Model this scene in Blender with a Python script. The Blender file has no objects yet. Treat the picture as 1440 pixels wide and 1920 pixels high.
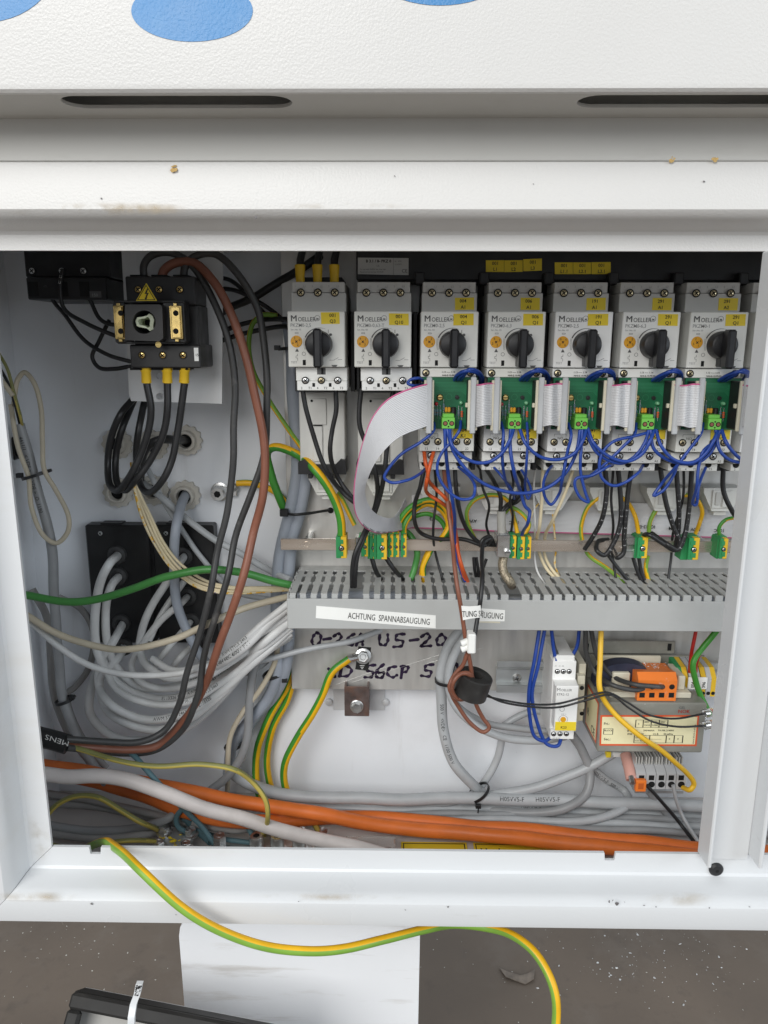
import bpy, math, random
from mathutils import Vector, Matrix
from mathutils.geometry import tessellate_polygon
random.seed(7)
R = math.radians
scene = bpy.context.scene
col = scene.collection

# ------------------------------------------------------------ camera
EZ = 0.95                     # eye height above the ground, metres
FPX = 1400.0                  # focal length of the photograph in its own pixels (1440 x 1920)
CAMROT = Matrix.Rotation(R(.75), 3, 'Z') @ Matrix.Rotation(R(90 - 12.7), 3, 'X') @ Matrix.Rotation(R(.15), 3, 'Z')
cam_d = bpy.data.cameras.new('camera'); cam = bpy.data.objects.new('camera', cam_d); col.objects.link(cam)
cam_d.sensor_fit = 'HORIZONTAL'; cam_d.sensor_width = 36; cam_d.lens = 36 * FPX / 1440
cam_d.clip_start = .01; cam_d.clip_end = 60
cam.matrix_world = Matrix.Translation((0, 0, EZ)) @ CAMROT.to_4x4()
scene.camera = cam

# ------------------------------------------------------------ light: a bright hall, soft daylight from above and behind the viewer
world = bpy.data.worlds.new('World'); scene.world = world; world.use_nodes = True
bgn = world.node_tree.nodes['Background']
bgn.inputs[0].default_value = (.86, .93, 1.0, 1); bgn.inputs[1].default_value = .58
def area(name, loc, target, size, power, color):
    d = bpy.data.lights.new(name, 'AREA'); d.shape = 'RECTANGLE'; d.size, d.size_y = size; d.energy = power; d.color = color
    o = bpy.data.objects.new(name, d); col.objects.link(o); o.location = loc
    o.rotation_euler = (Vector(target) - Vector(loc)).to_track_quat('-Z', 'Y').to_euler()
    return o
area('hall_skylight', (-1.3, -2.3, 2.45), (0, .6, .75), (2.6, 2.0), 104, (1, .985, .955))
area('hall_gate_daylight', (2.6, -1.6, 1.7), (0, .6, .75), (1.6, 2.0), 34, (.84, .92, 1))
scene.view_settings.view_transform = 'Standard'; scene.view_settings.look = 'None'
scene.view_settings.exposure = .10; scene.view_settings.gamma = 1
scene.render.engine = 'CYCLES'
try:
    scene.cycles.use_denoising = True; scene.cycles.max_bounces = 8; scene.cycles.diffuse_bounces = 4
except Exception: pass

# ------------------------------------------------------------ measuring: a pixel of the photograph + a known distance -> a point of the place
OFF = Vector((0, 0, 0))
def ray(x, y): return CAMROT @ Vector(((x - 720) / FPX, -(y - 960) / FPX, -1))
def P(x, y, Y):
    d = ray(x, y); d = d * (Y / d.y); return Vector((d.x, d.y, d.z + EZ)) + OFF
def PZ(x, y, z):              # on a horizontal plane, z measured from the eye
    d = ray(x, y); d = d * (z / d.z); return Vector((d.x, d.y, d.z + EZ)) + OFF
def mpx(x, y, Y):             # metres per pixel there
    d = ray(x, y); return (Y / d.y) / FPX

# ------------------------------------------------------------ materials
MATS = {}
def lin(c): return tuple(((v / 255) / 12.92 if v / 255 <= .04045 else ((v / 255 + .055) / 1.055) ** 2.4) for v in c)
def mat(name, c, rough=.45, metal=0, var=.08, vs=25, bump=0, bs=300, dirt=None, trans=0, ior=1.45, coat=0, emit=0, grain=None, alpha=1, rand=0):
    if name in MATS: return MATS[name]
    m = bpy.data.materials.new(name); m.use_nodes = True; nt = m.node_tree; N = nt.nodes; L = nt.links
    b = N['Principled BSDF']; tc = N.new('ShaderNodeTexCoord')
    b.inputs['Roughness'].default_value = rough; b.inputs['Metallic'].default_value = metal
    b.inputs['IOR'].default_value = ior; b.inputs['Transmission Weight'].default_value = trans
    b.inputs['Coat Weight'].default_value = coat; b.inputs['Alpha'].default_value = alpha
    n = N.new('ShaderNodeTexNoise'); n.inputs['Scale'].default_value = vs; n.inputs['Detail'].default_value = 5
    if grain:
        mp = N.new('ShaderNodeMapping'); mp.inputs['Scale'].default_value = grain; L.new(tc.outputs['Object'], mp.inputs[0]); L.new(mp.outputs[0], n.inputs['Vector'])
    else: L.new(tc.outputs['Object'], n.inputs['Vector'])
    mix = N.new('ShaderNodeMix'); mix.data_type = 'RGBA'
    mix.inputs[6].default_value = tuple(max(0, v * (1 - var)) for v in c) + (1,); mix.inputs[7].default_value = tuple(min(1, v * (1 + var)) for v in c) + (1,)
    mr = N.new('ShaderNodeMapRange'); mr.inputs[1].default_value = .3; mr.inputs[2].default_value = .7
    L.new(n.outputs[0], mr.inputs[0]); L.new(mr.outputs[0], mix.inputs[0]); out = mix.outputs[2]
    rr = N.new('ShaderNodeMapRange'); rr.inputs[1].default_value = .3; rr.inputs[2].default_value = .7
    rr.inputs[3].default_value = max(0, rough - .08); rr.inputs[4].default_value = min(1, rough + .1)
    L.new(n.outputs[0], rr.inputs[0]); L.new(rr.outputs[0], b.inputs['Roughness'])
    for dd in (dirt or []):
        dc, sc, lo, hi, amt = dd[:5]
        n2 = N.new('ShaderNodeTexNoise'); n2.inputs['Scale'].default_value = sc; n2.inputs['Detail'].default_value = 8; n2.inputs['Roughness'].default_value = .65
        if len(dd) > 5:
            mp2 = N.new('ShaderNodeMapping'); mp2.inputs['Scale'].default_value = dd[5]; L.new(tc.outputs['Object'], mp2.inputs[0]); L.new(mp2.outputs[0], n2.inputs['Vector'])
        else: L.new(tc.outputs['Object'], n2.inputs['Vector'])
        r2 = N.new('ShaderNodeMapRange'); r2.inputs[1].default_value = lo; r2.inputs[2].default_value = hi; r2.inputs[4].default_value = amt
        L.new(n2.outputs[0], r2.inputs[0])
        mx = N.new('ShaderNodeMix'); mx.data_type = 'RGBA'; mx.inputs[7].default_value = tuple(dc) + (1,)
        L.new(r2.outputs[0], mx.inputs[0]); L.new(out, mx.inputs[6]); out = mx.outputs[2]
    if rand:
        oi = N.new('ShaderNodeObjectInfo'); rr2 = N.new('ShaderNodeMapRange'); rr2.inputs[3].default_value = 1 - rand; rr2.inputs[4].default_value = 1 + rand
        L.new(oi.outputs['Random'], rr2.inputs[0]); cc = N.new('ShaderNodeMix'); cc.data_type = 'RGBA'; cc.blend_type = 'MULTIPLY'; cc.inputs[0].default_value = 1
        cb = N.new('ShaderNodeCombineColor'); L.new(rr2.outputs[0], cb.inputs[0]); L.new(rr2.outputs[0], cb.inputs[1])
        r3 = N.new('ShaderNodeMapRange'); r3.inputs[3].default_value = 1 - rand * 1.8; r3.inputs[4].default_value = 1 + rand; L.new(oi.outputs['Random'], r3.inputs[0]); L.new(r3.outputs[0], cb.inputs[2])
        L.new(out, cc.inputs[6]); L.new(cb.outputs[0], cc.inputs[7]); out = cc.outputs[2]
    L.new(out, b.inputs['Base Color'])
    if bump:
        n3 = N.new('ShaderNodeTexNoise'); n3.inputs['Scale'].default_value = bs; n3.inputs['Detail'].default_value = 2
        L.new(tc.outputs['Object'], n3.inputs['Vector'])
        bp = N.new('ShaderNodeBump'); bp.inputs['Strength'].default_value = bump; bp.inputs['Distance'].default_value = .0006
        L.new(n3.outputs[0], bp.inputs['Height']); L.new(bp.outputs[0], b.inputs['Normal'])
    MATS[name] = m; return m

GRIME = ((.30, .25, .19), 7, .60, .80, .45)
M_white = mat('powder_coat_white', (.66, .650, .632), .32, var=.03, vs=6, bump=.29, bs=760, dirt=[((.50, .46, .40), 2.2, .50, .80, .22), ((.42, .36, .28), 5, .62, .82, .35, (1, 1, 2.5)), ((.12, .11, .1), 160, .74, .79, .5)])
M_whitesm = mat('enamel_white', (.64, .65, .658), .30, var=.02, vs=6, bump=.10, bs=500, dirt=[((.50, .45, .36), 5, .56, .85, .36, (1, 1, 3)), ((.16, .14, .12), 120, .725, .78, .5), ((.36, .34, .31), 30, .66, .74, .35, (.25, 1, 4))])
M_recess = mat('door_white_shaded', (.56, .55, .52), .45, var=.05, vs=8, dirt=[((.30, .27, .23), 6, .55, .8, .4, (1, 1, 6)), ((.15, .12, .1), 90, .72, .78, .5)])  # door's own white, darkened to carry the shade underneath, plus brownish dirt
M_wall = mat('cabinet_inner_white', (.82, .84, .87), .42, var=.03, vs=5, bump=.05, bs=260, dirt=[((.45, .43, .40), 4, .52, .85, .35), ((.42, .40, .37), 9, .60, .75, .25, (5, 1, .6)), ((.3, .29, .27), 60, .72, .8, .4)])
M_cfloor = mat('cabinet_floor_paint', (.60, .57, .55), .55, var=.12, vs=12, dirt=[((.27, .24, .21), 6, .5, .78, .6), ((.8, .8, .8), 220, .72, .76, .7)])
M_plate = mat('galvanised_sheet', (.66, .645, .615), .36, metal=.55, var=.045, vs=30, grain=(6, 1, .7), dirt=[((.48, .45, .41), 7, .55, .85, .35)])
M_busbar = mat('tinned_brass_bar', (.74, .66, .58), .25, metal=.85, var=.03, vs=12, grain=(1, 1, 9))
M_zinc = mat('zinc_steel', (.66, .66, .65), .30, metal=.95, var=.12, vs=60)
M_dull = mat('dull_galvanised_rail', (.56, .58, .58), .42, metal=.7, var=.12, vs=40)
M_brass = mat('brass_contact', (.72, .52, .20), .24, metal=1, var=.12, vs=80)
M_screw = mat('yellow_chromate_screw', (.55, .47, .30), .34, metal=.9, var=.2, vs=200)
M_black = mat('black_plastic', (.018, .018, .019), .42, var=.25, vs=60, dirt=[((.10, .09, .08), 25, .6, .85, .25)])
M_knob = mat('black_knob_plastic', (.014, .014, .016), .38, var=.2, vs=80)
M_dark = mat('dark_void', (.006, .006, .006), .8)
M_grey = mat('light_grey_plastic', (.68, .675, .65), .42, var=.04, vs=30, rand=.05, dirt=[((.36, .34, .30), 14, .6, .85, .3)])
M_face = mat('breaker_face_grey', (.79, .785, .77), .40, var=.03, vs=30, rand=.07, dirt=[((.5, .48, .44), 20, .62, .85, .25)])
M_body = mat('breaker_body_grey', (.55, .54, .51), .45, var=.04, vs=30, dirt=[((.3, .28, .25), 18, .6, .85, .3)])
M_duct = mat('duct_grey', (.42, .425, .415), .40, var=.04, vs=14, dirt=[((.20, .19, .17), 8, .6, .85, .3), ((.7, .7, .7), 300, .74, .78, .5)])
M_ink = mat('grey_print', (.10, .10, .10), .6)
M_inkb = mat('black_print', (.02, .02, .02), .6)
M_inkl = mat('pale_grey_print', (.30, .30, .30), .6)
M_marker = mat('violet_black_marker', (.022, .012, .035), .35, var=.5, vs=120)
M_yst = mat('yellow_sticker', (.80, .60, .03), .5, var=.05)
M_ylug = mat('yellow_insulation', (.72, .46, .02), .42, var=.08)
M_dial = mat('orange_dial', (.75, .36, .015), .4, var=.06)
M_paper = mat('white_label', (.84, .84, .81), .55, var=.03)
M_cream = mat('cream_plastic', (.62, .58, .46), .45, var=.06, dirt=[((.4, .36, .28), 20, .55, .8, .3)])
M_glandw = mat('cream_gland_plastic', (.60, .57, .51), .45, var=.06, dirt=[((.3, .28, .24), 20, .55, .8, .35)])
M_pcb = mat('circuit_board_green', (.012, .13, .055), .34, var=.2, vs=60)
M_trace = mat('circuit_trace_green', (.03, .22, .10), .34)
M_tgreen = mat('terminal_green', (.15, .46, .07), .40, var=.06)
M_orange_p = mat('terminal_orange', (.80, .20, .03), .40, var=.06, dirt=[((.7, .6, .55), 90, .6, .75, .5)])
M_pegreen = mat('earth_green', (.03, .27, .09), .42, var=.08)
M_peyel = mat('earth_yellow', (.76, .48, .03), .42, var=.08)
M_clear = mat('clear_plastic', (.95, .94, .91), .10, trans=.95, var=.02, ior=1.3)
M_sleeve = mat('clear_sleeve', (.55, .54, .50), .25, trans=.35, var=.1)
def plastic(n, c, rough=.40, **k):
    k.setdefault('bump', .10); k.setdefault('bs', 160)
    return mat(n, c, rough, var=k.pop('var', .10), vs=40, **k)
W_grey = plastic('grey_cable', (.42, .435, .445), dirt=[((.24, .23, .22), 20, .6, .85, .3)])
W_grey2 = plastic('grey_cable_dark', (.29, .295, .30), dirt=[((.15, .145, .14), 20, .6, .85, .3)])
W_dusty = plastic('dusty_grey_cable', (.32, .31, .30), .6, dirt=[((.30, .28, .26), 20, .5, .8, .4)])
W_lgrey = plastic('pale_grey_cable', (.65, .65, .64), .36, dirt=[((.34, .32, .29), 18, .56, .82, .45)])
W_blue_grey = plastic('blue_grey_cable', (.33, .36, .41), dirt=[((.22, .22, .22), 18, .6, .85, .3)])
W_black = plastic('black_wire', (.020, .020, .021), .38, dirt=[((.12, .115, .11), 30, .62, .85, .3)])
W_scuff = plastic('scuffed_black_wire', (.050, .050, .050), .42, dirt=[((.20, .19, .18), 60, .58, .78, .5)])
W_brown = plastic('brown_wire', (.225, .085, .052), .42, dirt=[((.42, .30, .24), 40, .6, .82, .4)])
W_blue = plastic('blue_wire', (.016, .055, .29), .38)
W_orange = plastic('orange_cable', (.72, .17, .03), .45, dirt=[((.40, .12, .05), 15, .55, .85, .35)])
W_redor = plastic('red_orange_wire', (.62, .10, .02), .4)
W_red = plastic('red_wire', (.42, .02, .015), .4)
W_green = plastic('green_cable', (.06, .24, .055), .4, dirt=[((.25, .22, .06), 30, .62, .85, .3)])
W_beige = plastic('beige_cable', (.52, .46, .35), .45, dirt=[((.5, .33, .2), 12, .6, .8, .3)])
W_pink = plastic('white_cable', (.74, .68, .65), .45, dirt=[((.22, .2, .18), 40, .66, .78, .5)])
W_cream = plastic('cream_textile_wire', (.70, .60, .40), .6, bump=.6, bs=900)
W_fleck = plastic('flecked_textile_wire', (.70, .60, .40), .6, dirt=[((.72, .40, .02), 190, .52, .55, .95), ((.08, .10, .25), 160, .60, .62, .9)])
W_teal = plastic('dusty_blue_wire', (.10, .19, .22), .5)
W_yellow = plastic('yellow_wire', (.78, .47, .03), .4)
W_peg = plastic('wire_green', (.05, .25, .03), .4)
W_pey = plastic('wire_yellow', (.78, .43, .01), .4)
W_oly = plastic('dusty_yellow_stripe', (.50, .40, .09), .5)
W_olg = plastic('dusty_green_stripe', (.21, .21, .07), .5)
W_lime = plastic('lime_green_stripe', (.20, .38, .05), .4)
M_braid = mat('tinned_braid', (.35, .30, .22), .4, metal=.6, var=.5, vs=700, bump=1, bs=900)
M_ribbon = mat('ribbon_grey', (.62, .62, .63), .40, var=.03)
M_ribred = mat('ribbon_edge_pink', (.55, .12, .26), .4)

# ------------------------------------------------------------ mesh helpers
CACHE = {}
def wloc(o):
    v = Vector((0, 0, 0))
    while o: v = v + o.location; o = o.parent
    return v
class MB:
    def __init__(s): s.v = []; s.f = []; s.m = []; s.mats = []
    def mi(s, m):
        if m not in s.mats: s.mats.append(m)
        return s.mats.index(m)
    def add(s, vs, fs, m, fm=None):
        o = len(s.v); s.v += [Vector(v) for v in vs]; i = s.mi(m) if m else 0
        for k, f in enumerate(fs): s.f.append([a + o for a in f]); s.m.append(s.mi(fm[k]) if fm else i)
        return s
    def box(s, a, b, m, bev=.0004, M=None):
        x0, y0, z0 = (min(a[i], b[i]) for i in range(3)); x1, y1, z1 = (max(a[i], b[i]) for i in range(3))
        d = min(bev, (x1 - x0) * .3, (y1 - y0) * .3, (z1 - z0) * .3); c = ((x0, x1), (y0, y1), (z0, z1)); vs = []; idx = {}
        for i in (0, 1):
            for j in (0, 1):
                for k in (0, 1):
                    for ax in range(3):
                        q = [c[0][i], c[1][j], c[2][k]]
                        for o in range(3):
                            if o != ax: q[o] += d if (i, j, k)[o] == 0 else -d
                        idx[(i, j, k, ax)] = len(vs); vs.append(Vector(q))
        fs = []
        for ax in range(3):
            u, w = [o for o in range(3) if o != ax]
            for e in (0, 1):
                loop = []
                for (p, q) in ((0, 0), (1, 0), (1, 1), (0, 1)):
                    t = [0, 0, 0]; t[ax] = e; t[u] = p; t[w] = q; loop.append(idx[(t[0], t[1], t[2], ax)])
                fs.append(loop if (e == 1) == (ax != 1) else loop[::-1])
            for p in (0, 1):
                for q in (0, 1):
                    t0 = [0, 0, 0]; t0[u] = p; t0[w] = q; t1 = list(t0); t1[ax] = 1
                    fs.append([idx[(*t0, u)], idx[(*t1, u)], idx[(*t1, w)], idx[(*t0, w)]])
        for i in (0, 1):
            for j in (0, 1):
                for k in (0, 1): fs.append([idx[(i, j, k, ax)] for ax in range(3)])
        if M: vs = [M @ v for v in vs]
        return s.add(vs, fs, m)
    def pbox(s, x0, y0, x1, y1, Yf, depth, m, bev=.0004):   # front face measured in the photograph at distance Yf
        xm, ym = (x0 + x1) / 2, (y0 + y1) / 2
        return s.box((P(x0, ym, Yf).x, Yf, P(xm, y1, Yf).z), (P(x1, ym, Yf).x, Yf + depth, P(xm, y0, Yf).z), m, bev)
    def lathe(s, c, axis, prof, m, n=20):                     # prof: (along axis, radius)
        c = Vector(c); a = Vector(axis).normalized(); t = a.orthogonal().normalized(); b = a.cross(t); vs = []; fs = []
        for (h, r) in prof:
            for k in range(n):
                w = 2 * math.pi * k / n; vs.append(c + a * h + (t * math.cos(w) + b * math.sin(w)) * r)
        for i in range(len(prof) - 1):
            for k in range(n): fs.append([i * n + k, i * n + (k + 1) % n, (i + 1) * n + (k + 1) % n, (i + 1) * n + k])
        if prof[0][1] > 1e-6: fs.append(list(range(n))[::-1])
        if prof[-1][1] > 1e-6: fs.append([(len(prof) - 1) * n + k for k in range(n)])
        return s.add(vs, fs, m)
    def ring(s, c, axis, prof, m, n=20):                      # closed profile turned round the axis
        c = Vector(c); a = Vector(axis).normalized(); t = a.orthogonal().normalized(); b = a.cross(t); vs = []; fs = []; q = len(prof)
        for (h, r) in prof:
            for k in range(n):
                w = 2 * math.pi * k / n; vs.append(c + a * h + (t * math.cos(w) + b * math.sin(w)) * r)
        for i in range(q):
            for k in range(n): fs.append([i * n + k, i * n + (k + 1) % n, ((i + 1) % q) * n + (k + 1) % n, ((i + 1) % q) * n + k])
        return s.add(vs, fs, m)
    def cyl(s, c, axis, r, h, m, n=18, bev=None):
        bv = min(r * .2, h * .3) if bev is None else bev
        return s.lathe(c, axis, [(0, r), (h - bv, r), (h, r - bv)], m, n)
    def prism(s, pts, d, m, holes=()):                        # polygon of 3D points pushed along vector d
        loops = [[Vector(p) for p in pts]] + [[Vector(p) for p in h] for h in holes]; d = Vector(d)
        flat = [p for l in loops for p in l]; n = len(flat)
        tri = tessellate_polygon(loops); fs = [list(t) for t in tri] + [[a + n for a in t][::-1] for t in tri]; o = 0
        for l in loops:
            k = len(l)
            for i in range(k): fs.append([o + i, o + (i + 1) % k, n + o + (i + 1) % k, n + o + i])
            o += k
        return s.add(flat + [p + d for p in flat], fs, m)
    def tube(s, path, r, m, n=10, gy=None, cap=True, r2=None):
        pts = [Vector(p) for p in path]; k = len(pts); vs = []; fs = []; fm = []; t0 = (pts[1] - pts[0]).normalized(); u = t0.orthogonal().normalized()
        if gy: 
            u = Vector((0, -1, 0)); u = (u - t0 * u.dot(t0)).normalized()
        for i in range(k):
            t = (pts[min(i + 1, k - 1)] - pts[max(i - 1, 0)]).normalized(); u = (u - t * u.dot(t)).normalized(); b = t.cross(u)
            rr = r if r2 is None else r + (r2 - r) * i / (k - 1)
            for j in range(n):
                w = 2 * math.pi * j / n; vs.append(pts[i] + (u * math.cos(w) + b * math.sin(w)) * rr)
        for i in range(k - 1):
            sh = gy[2] + int(round(gy[3] * i / k)) if gy else 0
            for j in range(n):
                fs.append([i * n + j, i * n + (j + 1) % n, (i + 1) * n + (j + 1) % n, (i + 1) * n + j])
                if gy: fm.append(gy[0] if ((j + sh) % n) < n * .42 else gy[1])
        if cap:
            fs += [list(range(n))[::-1], [(k - 1) * n + j for j in range(n)]]
            if gy: fm += [gy[1], gy[1]]
        return s.add(vs, fs, m if not gy else gy[0], fm if gy else None)
    def text(s, body, size, o, m, ux=(1, 0, 0), uy=(0, 0, 1), ax='L', sx=1, bold=0):
        vs, fs, w = textmesh(body, bold); ux = Vector(ux) * size * sx; uy = Vector(uy) * size; o = Vector(o)
        sh = {'L': 0, 'C': -w / 2, 'R': -w}[ax]
        return s.add([o + ux * (x + sh) + uy * y for x, y in vs], fs, m)
    def build(s, name, parent=None, key=None, smooth=30, **tags):
        base = wloc(parent) if parent else None
        if parent is None:
            lo = [min(v[i] for v in s.v) for i in range(3)]; hi = [max(v[i] for v in s.v) for i in range(3)]
            base = Vector(((lo[0] + hi[0]) / 2, (lo[1] + hi[1]) / 2, lo[2]))
        me = CACHE.get(key) if key else None
        if me is None:
            me = bpy.data.meshes.new(name); me.from_pydata([v - base for v in s.v], [], s.f)
            for m in s.mats: me.materials.append(m)
            me.polygons.foreach_set('material_index', s.m)
            me.polygons.foreach_set('use_smooth', [True] * len(s.f)); me.update()
            me.set_sharp_from_angle(angle=R(smooth))
            if key: CACHE[key] = me
        ob = bpy.data.objects.new(name, me); col.objects.link(ob)
        if parent: ob.parent = parent
        else: ob.location = base
        return tag(ob, **tags)
def tag(o, label=None, category=None, group=None, kind=None):
    for k, v in (('label', label), ('category', category), ('group', group), ('kind', kind)):
        if v: o[k] = v
    return o
def thing(name, loc, label, category, group=None, kind=None):
    o = bpy.data.objects.new(name, None); col.objects.link(o); o.location = loc; o.empty_display_size = .02
    return tag(o, label, category, group, kind)
TXT = {}
def textmesh(body, bold=0):
    k = (body, bold)
    if k not in TXT:
        c = bpy.data.curves.new('t', 'FONT'); c.body = body; c.size = 1; c.resolution_u = 2; c.offset = bold
        o = bpy.data.objects.new('t', c); me = bpy.data.meshes.new_from_object(o)
        vs = [(v.co.x, v.co.y) for v in me.vertices]; fs = [list(p.vertices) for p in me.polygons]
        w = max([x for x, y in vs] or [0]); TXT[k] = (vs, fs, w)
        bpy.data.objects.remove(o); bpy.data.curves.remove(c); bpy.data.meshes.remove(me)
    return TXT[k]
def smooth_path(p, n=7):
    p = [Vector(q) for q in p]
    if len(p) < 3:
        return [p[0].lerp(p[-1], i / 6) for i in range(7)]
    q = [p[0] * 2 - p[1]] + p + [p[-1] * 2 - p[-2]]; out = []
    for i in range(1, len(q) - 2):
        p0, p1, p2, p3 = q[i - 1:i + 3]
        t0 = 0; t1 = t0 + max((p1 - p0).length, 1e-6) ** .5; t2 = t1 + max((p2 - p1).length, 1e-6) ** .5; t3 = t2 + max((p3 - p2).length, 1e-6) ** .5
        for k in range(n):
            t = t1 + (t2 - t1) * k / n
            a1 = p0 * ((t1 - t) / (t1 - t0)) + p1 * ((t - t0) / (t1 - t0)); a2 = p1 * ((t2 - t) / (t2 - t1)) + p2 * ((t - t1) / (t2 - t1)); a3 = p2 * ((t3 - t) / (t3 - t2)) + p3 * ((t - t2) / (t3 - t2))
            b1 = a1 * ((t2 - t) / (t2 - t0)) + a2 * ((t - t0) / (t2 - t0)); b2 = a2 * ((t3 - t) / (t3 - t1)) + a3 * ((t - t1) / (t3 - t1))
            out.append(b1 * ((t2 - t) / (t2 - t1)) + b2 * ((t - t1) / (t2 - t1)))
    out.append(p[-1]); return out
def path(pts, Y=None):
    out = []; y0 = Y
    for p in pts:
        if len(p) > 2 and p[2] is not None: y0 = p[2]
        out.append(P(p[0], p[1], y0) if y0 > 0 else PZ(p[0], p[1], y0))   # y0 < 0: a height below the eye
    return smooth_path(out)
PE = (W_peg, W_pey); PEO = (W_olg, W_oly); PEL = (W_lime, W_pey)
def jitter(pa, w, seed):                                      # small kinks and flat spots, ends untouched
    rnd = random.Random(seed * 31 + int(w)); ph = [rnd.random() * 6.28 for _ in range(6)]; out = []; n = len(pa); s = 0; a = .00045 if w < 10 else .0007
    for i, p in enumerate(pa):
        if i: s += (p - pa[i - 1]).length
        e = min(1, i / 8, (n - 1 - i) / 8)
        out.append(p + Vector((math.sin(s * 52 + ph[0]) + .35 * math.sin(s * 110 + ph[1]), math.sin(s * 60 + ph[2]), math.sin(s * 58 + ph[3]) + .35 * math.sin(s * 95 + ph[4]))) * a * e)
    return out
def wire(name, label, m, w, pts, Y=None, group=None, gy=None, text=None, cat=None, n=None):
    pa = jitter(path(pts, Y), w, len(label)); mid = pa[len(pa) // 2]; d = mid - Vector((0, 0, EZ)); zc = -(CAMROT.transposed() @ d).z
    r = w / 2 * zc / FPX; n = n or (8 if w < 9 else 12)
    mb = MB(); g = None
    if gy: g = (gy[0], gy[1], gy[2] if len(gy) > 2 else 3, gy[3] if len(gy) > 3 else 6); n = 14 if w < 9 else 18
    mb.tube(pa, r, m, n, g)
    c = cat or ('cable' if 'cable' in name else 'wire')
    ob = mb.build(name, None, label=label, category=c, group=group, smooth=50)
    for t in (text or []):
        body, size, start, side, mm = t; q = MB(); wrap(q, pa, r, body, size, start, side, mm); q.build('cable_print', ob)
    return ob
def wrap(q, pa, r, body, size, start, side, mm):              # lettering bent onto a cable; side: vector the print faces
    vs, fs, w = textmesh(body); L = [0]
    for a, b in zip(pa, pa[1:]): L.append(L[-1] + (b - a).length)
    s0 = start * L[-1]; out = []; side = Vector(side)
    for x, y in vs:
        s = min(max(s0 + x * size, 0), L[-1] - 1e-5); i = max(j for j in range(len(L) - 1) if L[j] <= s); t = (s - L[i]) / max(L[i + 1] - L[i], 1e-6)
        c = pa[i].lerp(pa[i + 1], t)
        tg = (pa[min(i + 2, len(pa) - 1)] - pa[max(i - 1, 0)]).normalized(); nn = (side - tg * side.dot(tg)).normalized(); bb = nn.cross(tg)
        if abs(bb.z) > .2 and bb.z * (1 if True else 1) < 0 and False: bb = -bb
        a = (y - .35) * size / r; out.append(c + (nn * math.cos(a) + bb * math.sin(a)) * (r * 1.015 + .00008))
    q.add(out, fs, mm)
def ringband(q, c, axis, rx, m, w=.0028, t=.0011, n=20):       # flat band round a bundle
    q.ring(c, axis, [(-w / 2, rx), (-w / 2, rx + t), (w / 2, rx + t), (w / 2, rx)], m, n)
def cable_tie(label, c, axis, rx, head=(1, 0, 0), tail=0):
    q = MB(); c = Vector(c); h = Vector(head).normalized(); ringband(q, c, axis, rx, M_black)
    hc = c + h * (rx + .002); q.box(hc - Vector((.0028, .0025, .0022)), hc + Vector((.0028, .0025, .0022)), M_black)
    if tail: q.tube([hc, hc + h * tail * .5 + Vector((0, -.002, .001)), hc + h * tail], .0009, M_black, 6)
    return q.build('cable_tie', None, label=label, category='cable tie', group='black cable ties')
def terminal_screw(parent, c, r, m=None, key=None, hole=True, name='terminal_screw', depth=.003):
    q = MB(); c = Vector(c); a = (0, -1, 0)
    if hole: q.ring(c + Vector((0, -.0002, 0)), a, [(-.0004, r * .86), (.0002, r * .9), (.0002, r), (-.0004, r)], M_black, 18); q.lathe(c + Vector((0, -.00005, 0)), a, [(0, r * .93), (.00005, 0)], M_dark, 18)
    q.lathe(c, a, [(0, r * .74), (.0005, r * .70), (.0008, r * .5), (.0008, 0)], m or M_screw, 16)
    k = r * .55; t = r * .13
    for ang in (R(38), R(128)):
        u = Vector((math.cos(ang), 0, math.sin(ang))); v = Vector((-math.sin(ang), 0, math.cos(ang))); o = c + Vector((0, -.00095, 0))
        q.add([o + u * k + v * t, o - u * k + v * t, o - u * k - v * t, o + u * k - v * t], [[0, 1, 2, 3]], M_dark)
    return q.build(name, parent, key=key)
def hexbolt(parent, c, r, h, axis, name='bolt_head', m=None, washer=True, socket=False):
    q = MB(); c = Vector(c); a = Vector(axis).normalized(); b = c
    if washer: q.lathe(c, a, [(0, r * 1.35), (.0013, r * 1.35), (.0016, r * 1.25)], m or M_zinc, 20); b = c + a * .0016
    n = 6 if not socket else 24
    q.lathe(b, a, [(0, r), (h * .85, r), (h, r * .86)], m or M_zinc, n)
    if socket: q.lathe(b + a * (h + .0001), a, [(0, r * .5), (.00005, 0)], M_dark, 6)
    else: q.ring(b + a * h, a, [(0, r * .55), (.0003, r * .5), (.0003, r * .45), (0, r * .4)], m or M_zinc, 14)
    return q.build(name, parent)
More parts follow.
